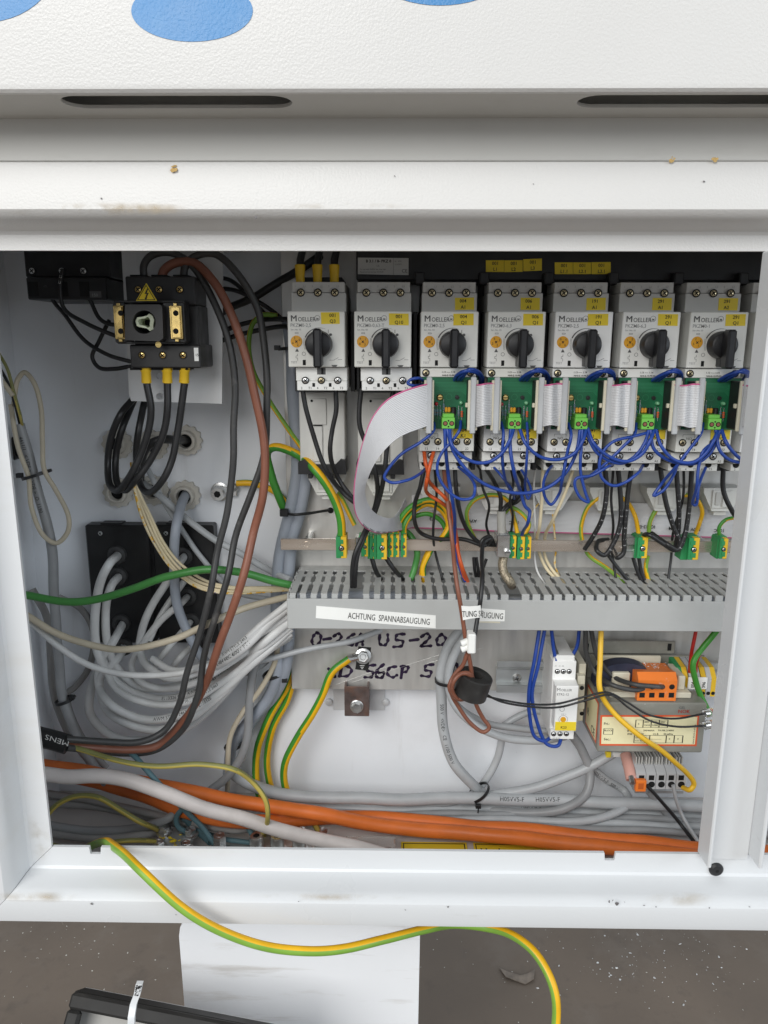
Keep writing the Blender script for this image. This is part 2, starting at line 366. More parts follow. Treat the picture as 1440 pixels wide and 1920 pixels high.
# ============================================================ SETTING
M_ground = mat('stained_concrete', (.150, .118, .092), .6, var=.16, vs=5, bump=.4, bs=60, dirt=[((.21, .185, .16), 9, .52, .80, .5), ((.085, .068, .056), 14, .58, .74, .6), ((.11, .09, .075), 40, .55, .7, .5), ((.32, .29, .26), 150, .72, .75, .4), ((.02, .018, .016), 60, .70, .74, .5)])
q = MB(); q.add([(-8, -6, 0), (8, -6, 0), (8, 10, 0), (-8, 10, 0)], [[0, 1, 2, 3]], M_ground)
q.build('ground', None, kind='structure', label='stained brown concrete floor under the machine')
q = MB()
def fleck(q, c, s, m, nrm=(0, 0, 1), k=5):
    n = Vector(nrm).normalized(); t = n.orthogonal().normalized(); b = n.cross(t); a0 = random.random() * 6.3; e = random.uniform(.25, 1); rot = random.random() * 6.3
    vs = []
    for i in range(k):
        a = a0 + 6.283 * i / k; rr = s * random.uniform(.5, 1); u, v = math.cos(a) * rr, math.sin(a) * rr * e
        u, v = u * math.cos(rot) - v * math.sin(rot), u * math.sin(rot) + v * math.cos(rot); vs.append(Vector(c) + t * u + b * v + n * s * random.uniform(.05, .35))
    vs.append(Vector(c) + n * s * .5); q.add(vs, [[i, (i + 1) % k, k] for i in range(k)], m)
M_chip = mat('pale_chip', (.55, .53, .48), .6, var=.3)
M_chip2 = mat('aluminium_chip', (.75, .75, .74), .35, metal=.6, var=.2)
for i in range(150):
    x, y = random.gauss(1190, 110), random.gauss(1790, 45)
    if not (930 < x < 1435 and 1748 < y < 1925): continue
    fleck(q, PZ(x, y, -EZ), random.choice((.0006, .0009, .0012, .0016, .003)) * random.uniform(.7, 1.2), M_chip2)
for i in range(90):
    x, y = random.uniform(5, 1435), random.uniform(1740, 1920); fleck(q, PZ(x, y, -EZ), random.uniform(.0007, .002), M_chip)
for i in range(34):
    x, y = random.gauss(110, 50), random.gauss(1775, 22); fleck(q, PZ(x, y, -EZ), random.uniform(.0007, .0025), M_chip)
q.build('debris', None, kind='stuff', label='pale metal chips and crumbs strewn over the brown floor')
q = MB(); ps = [(936, 1815), (950, 1822), (975, 1830), (990, 1826), (1003, 1818), (1001, 1836), (985, 1846), (968, 1840), (948, 1832)]
q.prism([PZ(x, y, -EZ + .0012 + .0014 * (i % 3)) for i, (x, y) in enumerate(ps)], (0, 0, .0012), mat('dusty_film', (.19, .155, .125), .5, var=.3, vs=90))
q.build('plastic_scrap', None, label='crumpled dusty strip of plastic lying on the floor beside the outdoor loop of earth wire', category='scrap')

# ------------------------------------------------------------ the cabinet
Z = EZ
OPX, OPB, OPT = -.2552, -.369, .0563
cab = thing('control_cabinet', (0, .62, Z - .494), 'open white steel control cabinet with folded frame and dirty corners', 'cabinet')
prof = [(0, .488), (.0160, .488), (.0178, .4868), (.0192, .482), (.0200, .4705), (.0220, .4655), (.025, .4625), (.028, .462), (.0400, .462), (.0430, .4626), (.0445, .465)]
back = [(.0445, .5), (0, .4905)]
# bottom rail (mitred at the post)
q = MB(); pr = prof + back; L = [Vector((OPX - o + .0004, y, Z + OPB - o)) for o, y in pr]; Rr = [Vector((.62, y, Z + OPB - o)) for o, y in pr]; n = len(pr)
body = pr[1:]                                   # the flange itself is a notched sheet of its own
L2, R2 = L[1:], Rr[1:]; k = len(L2) - 1
q.add(L2[:-1] + R2[:-1], [[i, i + 1, k + i + 1, k + i] for i in range(k - 1)] + [list(range(k))[::-1], [k + i for i in range(k)]] + [[k - 1, 0, k, 2 * k - 1]], M_whitesm)
def X_(px, py, Y): return P(px, py, Y).x
zf0, zf1 = Z + OPB, Z + OPB - .0160
nt = lambda a, b, d: [(a, zf0), (a + .0006, zf0 - d), (b - .0006, zf0 - d), (b, zf0)]
xa, xb = X_(168, 1600, .488), X_(190, 1600, .488); xc, xd = X_(1133, 1605, .488), X_(1154, 1605, .488)
out = [(OPX + .0004, zf0)] + nt(xa, xb, .0058) + nt(xc, xd, .0062) + [(.62, zf0), (.62, zf1), (OPX - .0160 + .0004, zf1)]
q.prism([(x, .488, z) for x, z in out], (0, .0025, 0), M_whitesm)
q.build('bottom_rail', cab)
q = MB(); T = [Vector((OPX - o, y, Z + OPT - .0003)) for o, y in pr]; B = [Vector((OPX - o, y, Z + OPB - o)) for o, y in pr]
q.add(T + B, [[i, (i + 1) % n, n + (i + 1) % n, n + i] for i in range(n)] + [list(range(n))[::-1], [n + i for i in range(n)]], M_whitesm)
q.box((-.46, .462, Z - .4135), (OPX - .0448, .5, Z + OPT - .0003), M_whitesm, .001)
q.build('left_post', cab)
tp = [(0, .488), (.0092, .488), (.0112, .4865), (.0125, .481), (.0150, .469), (.0170, .4645), (.0200, .4620), (.0430, .462), (.0455, .4628), (.0464, .4655), (.0464, .5), (0, .4912)]
q = MB(); q.prism([(-.46, y, Z + OPT + o) for o, y in tp], (1.08, 0, 0), M_white); q.build('top_rail', cab)
# upright channel between the two bays
q = MB(); q.box((.2290, .4842, Z - .3705), (.2625, .4872, Z + OPT - .0005), M_whitesm, .0006)
q.box((.2262, .4685, Z - .3660), (.2290, .4872, Z + OPT - .0005), M_whitesm, .0008); q.box((.2625, .4685, Z - .3660), (.2655, .4872, Z + OPT - .0005), M_whitesm, .0008)
mu = q.build('mullion', cab)
q = MB(); c = P(1342, 1629, .488); q.lathe(c, (0, -1, 0), [(0, .0053), (.0012, .0053), (.0026, .0040), (.0028, .0018)], M_black, 24); q.lathe(c + Vector((0, -.0029, 0)), (0, -1, 0), [(0, .0015), (.00005, 0)], M_dark, 6)
q.build('button_screw', cab)
# inside panels
SWX = -.374
q = MB(); q.box((SWX - .004, .745, Z - .494), (.62, .748, Z + .125), M_wall); q.build('back_panel', cab)
q = MB(); q.box((SWX - .004, .5004, Z - .494), (SWX, .745, Z + .1024), M_wall); q.build('side_panel', cab)
q = MB(); q.box((.616, .5004, Z - .494), (.62, .745, Z + .1024), M_wall); q.build('side_panel', cab)
q = MB(); q.box((SWX, .570, Z - .494), (.616, .745, Z - .491), M_cfloor); q.box((SWX, .5675, Z - .494), (.616, .5698, Z - .439), M_cfloor); q.prism([(SWX, y, Z + z) for y, z in ((.5, -.4134), (.5, -.4110), (.5697, -.4362), (.5697, -.4388))], (.616 - SWX, 0, 0), M_cfloor); q.build('floor_panel', cab)
q = MB(); q.box((-.46, .5003, Z + .1025), (.62, .748, Z + .125), M_wall); q.build('roof_panel', cab)
# galvanised mounting plate
px0 = X_(546, 1240, .72); pz0 = P(700, 1293, .72).z
plate = MB(); plate.box((px0, .72, pz0), (.60, .7225, Z + .10), M_plate, .0004); plate.box((px0, .7226, pz0 + .05), (px0 + .03, .745, pz0 + .08), M_zinc)
plate.box((.5, .7226, pz0 + .05), (.53, .745, pz0 + .08), M_zinc)
plate = plate.build('mounting_plate', None, label='large bare galvanised mounting plate carrying the breakers and duct', category='mounting plate')
q = MB(); c = P(620, 957, .72); q.ring(c, (0, -1, 0), [(0, .0031), (.0003, .0031), (.0003, .0038), (0, .0038)], M_zinc, 16); q.lathe(c + Vector((0, -.0002, 0)), (0, -1, 0), [(0, .0031), (.00005, 0)], M_dark, 16); q.build('drilled_hole', plate)
# marker writing on the plate
def strokes(parent, polys, w, Y, m, name):
    q = MB()
    for pl in polys:
        pts = [P(x, y, Y - .0003) for x, y in pl]; pts = smooth_path(pts, 5) if len(pts) > 2 else pts
        hw = w / 2 * mpx(pl[0][0], pl[0][1], Y); vs = []
        for i, p in enumerate(pts):
            t = (pts[min(i + 1, len(pts) - 1)] - pts[max(i - 1, 0)]).normalized(); nn = Vector((-t.z, 0, t.x)).normalized()
            e = hw * (.8 + .3 * math.sin(i * 1.3)); vs += [p + nn * e, p - nn * e]
        q.add(vs, [[2 * i, 2 * i + 1, 2 * i + 3, 2 * i + 2] for i in range(len(pts) - 1)], m)
        for p in (pts[0], pts[-1]): q.lathe(p, (0, -1, 0), [(0, hw * .95), (.00002, 0)], m, 10)
    return q.build(name, parent)
strokes(plate, [[(594, 1186), (601, 1191), (599, 1205), (590, 1212), (585, 1204), (588, 1192), (594, 1186)], [(607, 1199), (620, 1197)],
    [(626, 1193), (634, 1188), (640, 1193), (634, 1202), (626, 1209), (645, 1207)], [(664, 1189), (654, 1195), (651, 1206), (659, 1210), (664, 1203), (653, 1201)], [(668, 1210), (676, 1188), (680, 1209)], [(670, 1203), (680, 1202)],
    [(712, 1191), (712, 1207), (721, 1210), (727, 1202), (727, 1190)], [(758, 1189), (745, 1190), (742, 1199), (755, 1202), (753, 1211), (738, 1213)], [(769, 1201), (784, 1199)],
    [(790, 1194), (800, 1188), (806, 1193), (799, 1203), (789, 1211), (808, 1211)], [(828, 1189), (820, 1197), (820, 1208), (829, 1209), (836, 1198), (828, 1189)],
    [(616, 1254), (628, 1269)], [(641, 1250), (637, 1268)], [(634, 1251), (650, 1249), (659, 1256), (652, 1267), (636, 1268)],
    [(703, 1247), (690, 1249), (688, 1257), (699, 1260), (697, 1269), (684, 1270)], [(719, 1246), (708, 1256), (705, 1268), (715, 1271), (720, 1262), (709, 1261)],
    [(742, 1250), (731, 1252), (726, 1263), (736, 1270), (744, 1266)], [(752, 1271), (755, 1249)], [(752, 1250), (765, 1250), (762, 1259), (754, 1261)],
    [(812, 1246), (799, 1248), (797, 1256), (808, 1259), (805, 1268), (790, 1267)], [(846, 1262), (855, 1244), (860, 1262)]], 6.4, .72, M_marker, 'marker_writing')
q = MB()
for a, b in (((605, 1293), (735, 1247)), ((660, 1280), (835, 1225)), ((800, 1245), (905, 1215))):
    q.tube([P(*a, .7198), P(*b, .7198)], .00022, M_zinc, 4)
q.build('scratch', plate)

# ------------------------------------------------------------ upper machine door with slotted underside
up = thing('upper_machine_door', (0, .44, Z + .1), 'white textured upper machine door with blue spots and slotted bottom edge', 'machine door')
M_spot = mat('blue_spot_print', (.06, .225, .48), .32, var=.07, bump=.38, bs=760, dirt=[((.16, .34, .55), 60, .6, .8, .3)])
q = MB(); q.prism([(-.62, y, Z + z) for y, z in ((.42, .55), (.42, .1300), (.4206, .1275), (.4222, .1262), (.4245, .126), (.4245, .55))], (1.24, 0, 0), M_white); q.build('door_skin', up)
def stadium(x0, x1, y0, y1, z, n=10):
    r = (y1 - y0) / 2; c = (y0 + y1) / 2; ps = []
    for k in range(n + 1): a = -math.pi / 2 + math.pi * k / n; ps.append((x1 - r + r * math.cos(a), c + r * math.sin(a), z))
    for k in range(n + 1): a = math.pi / 2 + math.pi * k / n; ps.append((x0 + r + r * math.cos(a), c + r * math.sin(a), z))
    return ps
zu = Z + .1262
hx = [(X_(117, 190, .438), X_(548, 190, .438)), (X_(1082, 190, .438), X_(1082, 190, .438) + .123)]
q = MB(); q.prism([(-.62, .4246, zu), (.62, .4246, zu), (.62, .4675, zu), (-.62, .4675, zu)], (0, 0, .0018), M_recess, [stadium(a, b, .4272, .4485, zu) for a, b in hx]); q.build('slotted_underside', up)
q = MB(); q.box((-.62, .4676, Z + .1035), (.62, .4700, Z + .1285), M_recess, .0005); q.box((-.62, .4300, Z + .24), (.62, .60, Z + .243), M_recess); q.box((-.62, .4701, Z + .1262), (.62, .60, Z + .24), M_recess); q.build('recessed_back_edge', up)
def ell(cx, cy, rx, ry, n=48): return [P(cx + rx * math.cos(6.2832 * k / n), cy + ry * math.sin(6.2832 * k / n), .4197) for k in range(n)]
for e in ((360, 20, 114, 58), (-32, -74, 140, 116), (825, -82, 150, 92)):
    q = MB(); q.prism(ell(*e), (0, .0002, 0), M_spot); q.build('blue_spot', up)
# crumbs on the frame
M_crumb = mat('ochre_crumb', (.62, .42, .16), .7, var=.3, vs=300)
def crumb(x, y, s, lab):
    q = MB(); c = P(x, y, .4615)
    for i in range(5): fleck(q, c + Vector((random.uniform(-s, s), 0, random.uniform(-s, s))) * .6, s * random.uniform(.6, 1), M_crumb, (0, -1, .4), 6)
    q.build('crumb', None, label=lab, category='crumb')
crumb(329, 317, .0024, 'ochre wood crumb stuck on the pebbled top frame above the black main switch')
crumb(1340, 300, .0020, 'round straw crumb on the top frame edge below the slotted door')
crumb(1262, 299, .0018, 'splintered straw crumb lying along the top frame edge')

# ------------------------------------------------------------ board under the cabinet and the removed door
M_board = mat('white_painted_board', (.84, .85, .87), .5, var=.04, vs=4, bump=.3, bs=90, dirt=[((.42, .38, .33), 5, .58, .70, .5, (1, 1, 9)), ((.08, .07, .06), 45, .71, .76, .7), ((.45, .40, .33), 14, .62, .72, .35, (.4, 1, 3))])
xl, xr = X_(338, 1790, .56), X_(787, 1790, .56); zt = Z - .4942
q = MB(); ps = [(xl + .010, zt), (xl + .005, zt - .003), (xl + .0015, zt - .009), (xl, zt - .018), (xl + .004, .0), (xr - .002, .0), (xr, zt)]
q.prism([(x, .56, z) for x, z in ps], (0, .045, 0), M_board)
q.build('support_board', None, label='white painted wooden board standing upright under the cabinet as a prop', category='board')
M_rub = mat('rubber_gasket', (.020, .019, .018), .65, var=.4, vs=40, dirt=[((.10, .09, .08), 20, .58, .8, .3)])
M_tray = mat('door_inside_grey', (.36, .35, .33), .5, var=.06, vs=10, dirt=[((.2, .18, .15), 8, .5, .8, .5)])
C = P(140, 1858, .50); A = (P(470, 1922, .482) - C).normalized(); D0 = P(110, 1922, .486) - C; D0 = (D0 - A * D0.dot(A)).normalized(); Nn = A.cross(D0).normalized()
if Nn.y > 0: Nn = -Nn
LA = .19; LD = min((C.z - .012) / -D0.z, .9) - .004
if (C + A * LA + D0 * LD).z < .004: LD = ((C + A * LA).z - .006) / -D0.z
Md = Matrix((A, D0, Nn)).transposed().to_4x4(); Md.translation = C
dr = thing('removed_door_panel', (C + D0 * LD), 'removed door panel with black rubber gasket rim in front of the white board', 'door panel')
q = MB(); q.box((0, 0, -.022), (LA, LD, -.020), M_whitesm, M=Md); q.box((0, 0, -.020), (LA, .0025, -.001), M_rub, M=Md); q.box((0, .0025, -.020), (.0025, LD, -.001), M_rub, M=Md); q.box((LA - .0025, .0025, -.020), (LA, LD, -.001), M_rub, M=Md); q.box((.0026, .0026, -.0199), (LA - .0026, LD - .001, -.016), M_tray, M=Md); q.build('door_sheet', dr)
q = MB(); g = .0115; q.box((0, 0, -.0009), (LA, g, .006), M_rub, .002, Md); q.box((0, g + .0002, -.0009), (g, LD, .006), M_rub, .002, Md); q.box((LA - g, g + .0002, -.0009), (LA, LD, .006), M_rub, .002, Md); q.build('gasket', dr)
q = MB(); q.box((.030, .035, -.0159), (LA - .03, LD - .02, -.008), mat('door_liner_white', (.66, .66, .65), .5, var=.05), .002, Md); q.build('inner_liner', dr)
q = MB(); lp = [P(246, 1940, .435), P(247, 1905, .445), P(251, 1880, .45), P(258, 1862, .452), P(262, 1842, .452)]
vs = []
for i, p in enumerate(lp):
    for dx, dy in ((-.0024, -.0015), (.0024, -.0015), (.0024, .0015), (-.0024, .0015)): vs.append(p + Vector((dx, dy, 0)))
q.add(vs, [[4 * i + j, 4 * i + (j + 1) % 4, 4 * i + 4 + (j + 1) % 4, 4 * i + 4 + j] for i in range(4) for j in range(4)] + [[0, 1, 2, 3], [16, 17, 18, 19]], M_whitesm)
q.build('catch_lever', dr)
q = MB()
for i in range(26):
    t = random.random(); c = lp[3].lerp(lp[4], t * 1.02 - .05) + Vector((random.uniform(-.0018, .0018), -.00155, 0)); fleck(q, c, random.uniform(.0006, .0013), M_black, (0, -1, 0), 6)
q.build('chipped_tip', dr)
# ============================================================ DEVICES ON THE PLATE
PITCH = .0534
def setoff(dx): 
    global OFF
    OFF = Vector((dx, 0, 0))
def sticker(parent, x0, y0, x1, y1, Y, lines, size=8.2, rot=0, dx=0, ink=None, m=None):
    q = MB(); a, b, c, d = P(x0, y0, Y), P(x1, y0, Y), P(x1, y1, Y), P(x0, y1, Y); k = math.tan(R(rot)) * (b.x - a.x) / 2
    q.prism([a + Vector((0, -.0002, -k)), b + Vector((0, -.0002, k)), c + Vector((0, -.0002, k)), d + Vector((0, -.0002, -k))], (0, .00015, 0), m or M_yst); s = size * mpx(x0, y0, Y)
    n = len(lines)
    for i, t in enumerate(lines):
        yy = y0 + (y1 - y0) * (i + 1) / n - (y1 - y0) * .10
        o = P((x0 + x1) / 2 + dx, yy, Y - .0004); q.text(t, s, o, ink or M_inkb, ax='C', bold=.01)
    return q.build('code_sticker', parent)
TYPES = ['PKZM0-2,5', 'PKZM0-0,63-T', 'PKZM0-2,5', 'PKZM0-6,3', 'PKZM0-2,5', 'PKZM0-6,3', 'PKZM0-1', 'PKZM0-1']
QL = [('001', 'Q3'), ('001', 'Q10'), ('004', 'Q1'), ('006', 'Q1'), ('191', 'Q1'), ('291', 'Q1'), ('291', 'Q1'), None]
AL = [None, None, ('004', 'A1'), ('006', 'A1'), ('191', 'A1'), ('291', 'A1'), ('291', 'A2'), None]
FY = .615
def breaker(i):
    setoff(PITCH * (i - 2))
    lab = ['grey motor breaker with black knob and sticker 001 Q3, first on the plate', 'grey motor breaker with black knob and sticker 001 Q10',
           'grey motor breaker with stickers 004 A1 and 004 Q1 above the wide ribbon cable', 'grey motor breaker with sticker 006 Q1, directly above the second circuit board',
           'grey motor breaker with sticker 191 Q1, directly above the third circuit board', 'grey motor breaker with stickers 291 A1 and 291 Q1', 'grey motor breaker with stickers 291 A2 and 291 Q1',
           'grey motor breaker half hidden behind the white cabinet upright'][i]
    t = thing('motor_breaker', P(847, 735, .66), lab, 'circuit breaker', 'motor breakers in a row')
    q = MB(); q.pbox(791, 549.5, 894, 585, .632, .07, M_body); q.pbox(793, 529, 892, 549, .6335, .07, M_body); q.pbox(797, 585, 890, 690, .640, .06, M_body)
    q.build('housing', t, 'br_h')
    q = MB(); q.pbox(789, 584, 896, 689, FY, .024, M_face, .0006); q.build('front_panel', t, 'br_f')
    for k, x in enumerate((810, 842, 874)): terminal_screw(t, P(x, 549, .6316), 7.6 * mpx(847, 549, .633), key='br_s%d' % k)
    q = MB(); r = 25 * mpx(848, 645, FY); c = P(848, 646, FY); q.lathe(c, (0, -1, 0), [(0, r), (.008, r), (.0105, r * .93), (.0112, r * .8), (.0112, 0)], M_knob, 40)
    kn = q.build('rotary_knob', t, 'br_k')
    q = MB(); a, b = P(840, 689, FY), P(857, 617.5, FY); q.box((a.x, FY - .022, a.z), (b.x, FY - .0105, b.z), M_knob, .0015); q.box((a.x + .0004, FY - .0105, a.z + .001), (b.x - .0004, FY - .001, a.z + .010), M_knob, .0008); q.box((a.x + .0004, FY - .0105, b.z - .008), (b.x - .0004, FY - .001, b.z - .001), M_knob, .0008); q.build('grip', kn, 'br_g')
    q = MB(); c = P(805, 641, FY); r = 11 * mpx(805, 641, FY); q.lathe(c, (0, -1, 0), [(0, r), (.0003, r * .99), (.0006, r * .92), (.0006, 0)], M_dial, 28)
    for k in range(4): a = R(25 + 90 * k + 14 * (i % 3)); q.text(str((k * 3 + i) % 7), .0026, c + Vector((math.cos(a) * r * .62 - .0008, -.0008, math.sin(a) * r * .62 - .0008)), M_inkb)
    for w in (R(45), R(135)):
        u = Vector((math.cos(w), 0, math.sin(w))) * r * .26; v = Vector((-math.sin(w), 0, math.cos(w))) * r * .06; o = c + Vector((0, -.0008, 0)); q.add([o + u + v, o - u + v, o - u - v, o + u - v], [[0, 1, 2, 3]], M_inkb)
    q.build('setting_dial', t)
    q = MB(); Yp = FY - .0002; s = mpx(847, 645, FY)
    q.text('M', 16 * s, P(795, 603, Yp), M_ink); q.text('M', 16 * s, P(795.6, 603, Yp - .00002), M_ink); q.text('OELLER', 11.2 * s, P(809, 603, Yp), M_ink, bold=.006, sx=.88)
    q.text(TYPES[i], 9.2 * s, P(794.5, 613.5, Yp), M_inkl, sx=.92, bold=.006); q.text('Ser.-No. 03', 4.2 * s, P(795, 620, Yp), M_inkl, bold=.01)
    q.ring(P(846, 597, Yp), (0, -1, 0), [(0, 4.6 * s), (.00003, 4.6 * s), (.00003, 5.2 * s), (0, 5.2 * s)], M_ink, 22); q.text('M', 5.5 * s, P(846, 600.5, Yp), M_ink, ax='C', bold=.01)
    q.text('TEST', 5.6 * s, P(793, 682, Yp), M_inkl); q.text('I', 9 * s, P(864.5, 625, Yp), M_ink); q.lathe(P(870, 628, Yp), (0, -1, 0), [(0, 2.5 * s), (.00003, 0)], M_ink, 14)
    q.ring(P(818, 664, Yp), (0, -1, 0), [(0, 2.9 * s), (.00003, 2.9 * s), (.00003, 3.5 * s), (0, 3.5 * s)], M_ink, 18)
    q.add([P(802, 660, Yp), P(809, 660, Yp), P(805.5, 653.5, Yp)], [[0, 1, 2]], M_ink)
    c = P(848, 646, Yp); arc = [c + Vector((math.cos(R(a)), 0, math.sin(R(a)))) * 30.2 * s for a in range(155, 64, -6)]; arc2 = [c + Vector((math.cos(R(a)), 0, math.sin(R(a)))) * (30.2 - 2.4 * (a - 60) / 95) * s for a in range(155, 64, -6)]
    q.add(arc + arc2, [[k, k + 1, len(arc) + k + 1, len(arc) + k] for k in range(len(arc) - 1)], M_ink)
    def seg(pts, w=.6, m=M_ink):
        for (x0, y0), (x1, y1) in zip(pts, pts[1:]):
            a, b = P(x0, y0, Yp), P(x1, y1, Yp); d = (b - a).normalized(); nn = Vector((-d.z, 0, d.x)) * w * s / 2; q.add([a + nn, b + nn, b - nn, a - nn], [[0, 1, 2, 3]], m)
    seg([(819.5, 634), (818.5, 646), (820, 656)], .5); seg([(821.5, 634), (820.5, 646), (822, 656)], .5)
    seg([(806, 664), (806, 668), (803, 668), (803, 672), (806, 672), (806, 677)]); seg([(866, 676), (874, 676), (883, 671)]); seg([(882, 675), (890, 675)]); seg([(803, 626), (809, 626), (809, 624), (803, 624), (803, 626)], .8, M_inkl)
    q.add([P(869, 685, Yp), P(881, 685, Yp), P(878, 688.5, Yp), P(872, 688.5, Yp)], [[0, 1, 2, 3]], M_ink); q.build('printed_lettering', t)
    q = MB(); q.pbox(815.5, 675.5, 821, 685.5, FY - .0003, .0004, M_dark, 0.00001); q.build('test_slot', t, 'br_t')
    q = MB()
    for k, tx in enumerate(('1', 'L1', '3', 'L2', '5', 'L3')): q.text(tx, 5.2 * s, P(799 + k * 15.6, 539, .6331), M_inkl)
    q.build('terminal_numbers', t, 'br_n')
    if QL[i]: sticker(t, 850 + (5 if i in (1, 3, 5, 6) else 0) + (3 if i == 0 else 0), 586 + (2 if i else 0), 886 + (6 if i in (1, 3, 5, 6) else 2), 609 + (1 if i else -1), FY, QL[i], 9, rot=-1 if i in (1, 5) else .6, dx=4 if i in (0, 3) else 0)
    if AL[i]: sticker(t, 853, 558, 889, 581, .632, AL[i], 8.6, rot=1 if i in (2, 4) else -.6, dx=-3)
    if i < 2:
        q = MB(); q.pbox(798, 690, 894, 715, .6245, .05, M_face); q.pbox(800, 715.3, 894, 733, .6225, .055, M_face); q.build('lower_terminal_block', t, 'br_l')
        for k, x in enumerate((816, 846, 877)): terminal_screw(t, P(x, 714, .6224), 7 * mpx(847, 714, .62), key='br_ls%d' % k, m=M_screw if k == 1 else M_zinc)
        q = MB(); q.pbox(838, 690.5, 854, 703, .6242, .0005, M_ink); q.pbox(846, 691, 850, 703, .6240, .0004, M_dark); q.pbox(829, 719, 834, 726, .6222, .0004, M_dark); q.pbox(860, 719, 865, 726, .6222, .0004, M_dark); q.build('latch_slots', t, 'br_la')
        q = MB()
        for x, tx in ((808, '2'), (822, 'T1'), (838, '4'), (851, 'T2'), (868, '6'), (881, 'T3')): q.text(tx, 6.4 * s, P(x - 1, 730.5, .6222), M_ink)
        q.build('terminal_numbers', t, 'br_ln')
    else:
        q = MB(); q.pbox(789, 690.3, 893, 707, .6175, .06, M_face); q.build('auxiliary_contact_strip', t, 'br_a')
        for k, x in enumerate((798.5, 882)): terminal_screw(t, P(x, 699, .6174), 7 * mpx(847, 700, .617), key='br_as%d' % k)
        q = MB(); q.text('1.13 ~--- 1.14', 4.6 * s, P(828, 699, .6172), M_inkb, bold=.02); q.text('NHI-E-10-PKZ0', 4.4 * s, P(829, 705.2, .6172), M_inkb, bold=.02); q.build('printed_lettering', t, 'br_ap')
    # side flank of the housing
    q = MB(); q.pbox(891, 585, 899, 735, .655, .05, M_black); q.build('side_flank', t, 'br_sf1'); q = MB(); q.pbox(785, 585, 791, 735, .655, .05, M_black); q.build('side_flank', t, 'br_sf2')
    return t
for i in range(8): breaker(i)

def adapter(i):
    setoff(PITCH * (i - 1)); hi = i < 2
    t = thing('mounting_adapter', P(715, 940 if hi else 965, .71), (['pale grey mounting adapter with black clip below breaker 001 Q3', 'pale grey mounting adapter with black clip below breaker 001 Q10'][i] if hi else
        ['', '', 'pale grey adapter foot behind the red-orange wires', 'pale grey adapter foot behind the shielded cable clamp', 'pale grey adapter foot behind two cream wires', 'pale grey adapter foot behind three printed black wires and a blue loop', 'pale grey adapter foot behind three printed black wires meeting at the bar', 'pale grey adapter foot beside the white upright'][i]), 'adapter', 'mounting adapters under the breakers')
    q = MB(); q.pbox(674, 520, 758, 735 if hi else 880, .665, .05, M_black); q.build('black_carrier', t, 'ad_c%d' % hi)
    d = 0 if hi else 26
    if hi:
        q = MB(); q.pbox(671, 735, 756, 872, .682, .034, M_grey, .0008); q.pbox(690, 748, 722, 797, .6805, .002, M_grey); q.pbox(697, 800, 714, 866, .680, .002, M_grey); q.pbox(724, 805, 730, 866, .6795, .002, M_grey); q.build('grey_body', t, 'ad_b')
        q = MB(); c = P(695, 752, .6803); q.lathe(c, (0, -1, 0), [(0, .0012), (.0001, 0)], M_dark, 12); q.pbox(697, 797, 714, 799, .6803, .0004, M_dark, .00001); q.build('slots', t, 'ad_s')
        q = MB(); q.prism([P(*p, .676) for p in ((668, 868), (680, 862), (690, 872), (738, 872), (748, 862), (757, 864), (758, 890), (668, 890))], (0, .03, 0), M_black); q.pbox(686, 890, 694, 898, .677, .02, M_black); q.pbox(732, 890, 741, 898, .677, .02, M_black); q.build('clip', t, 'ad_k')
    q = MB(); q.prism([P(x, y + d, .694) for x, y in ((682, 886), (757, 886), (757, 892), (735, 929), (700, 929), (682, 894))], (0, .022, 0), M_grey)
    q.pbox(698, 890 + d, 735, 924 + d, .6925, .001, M_grey); q.pbox(703, 894 + d, 713, 918 + d, .6915, .001, M_body); q.pbox(716, 892 + d, 730, 922 + d, .6910, .001, M_grey); q.pbox(708, 929.5 + d, 732, 937 + d, .699, .012, M_grey)
    q.build('foot', t, 'ad_f%d' % hi)
    return t
for i in range(8): adapter(i)

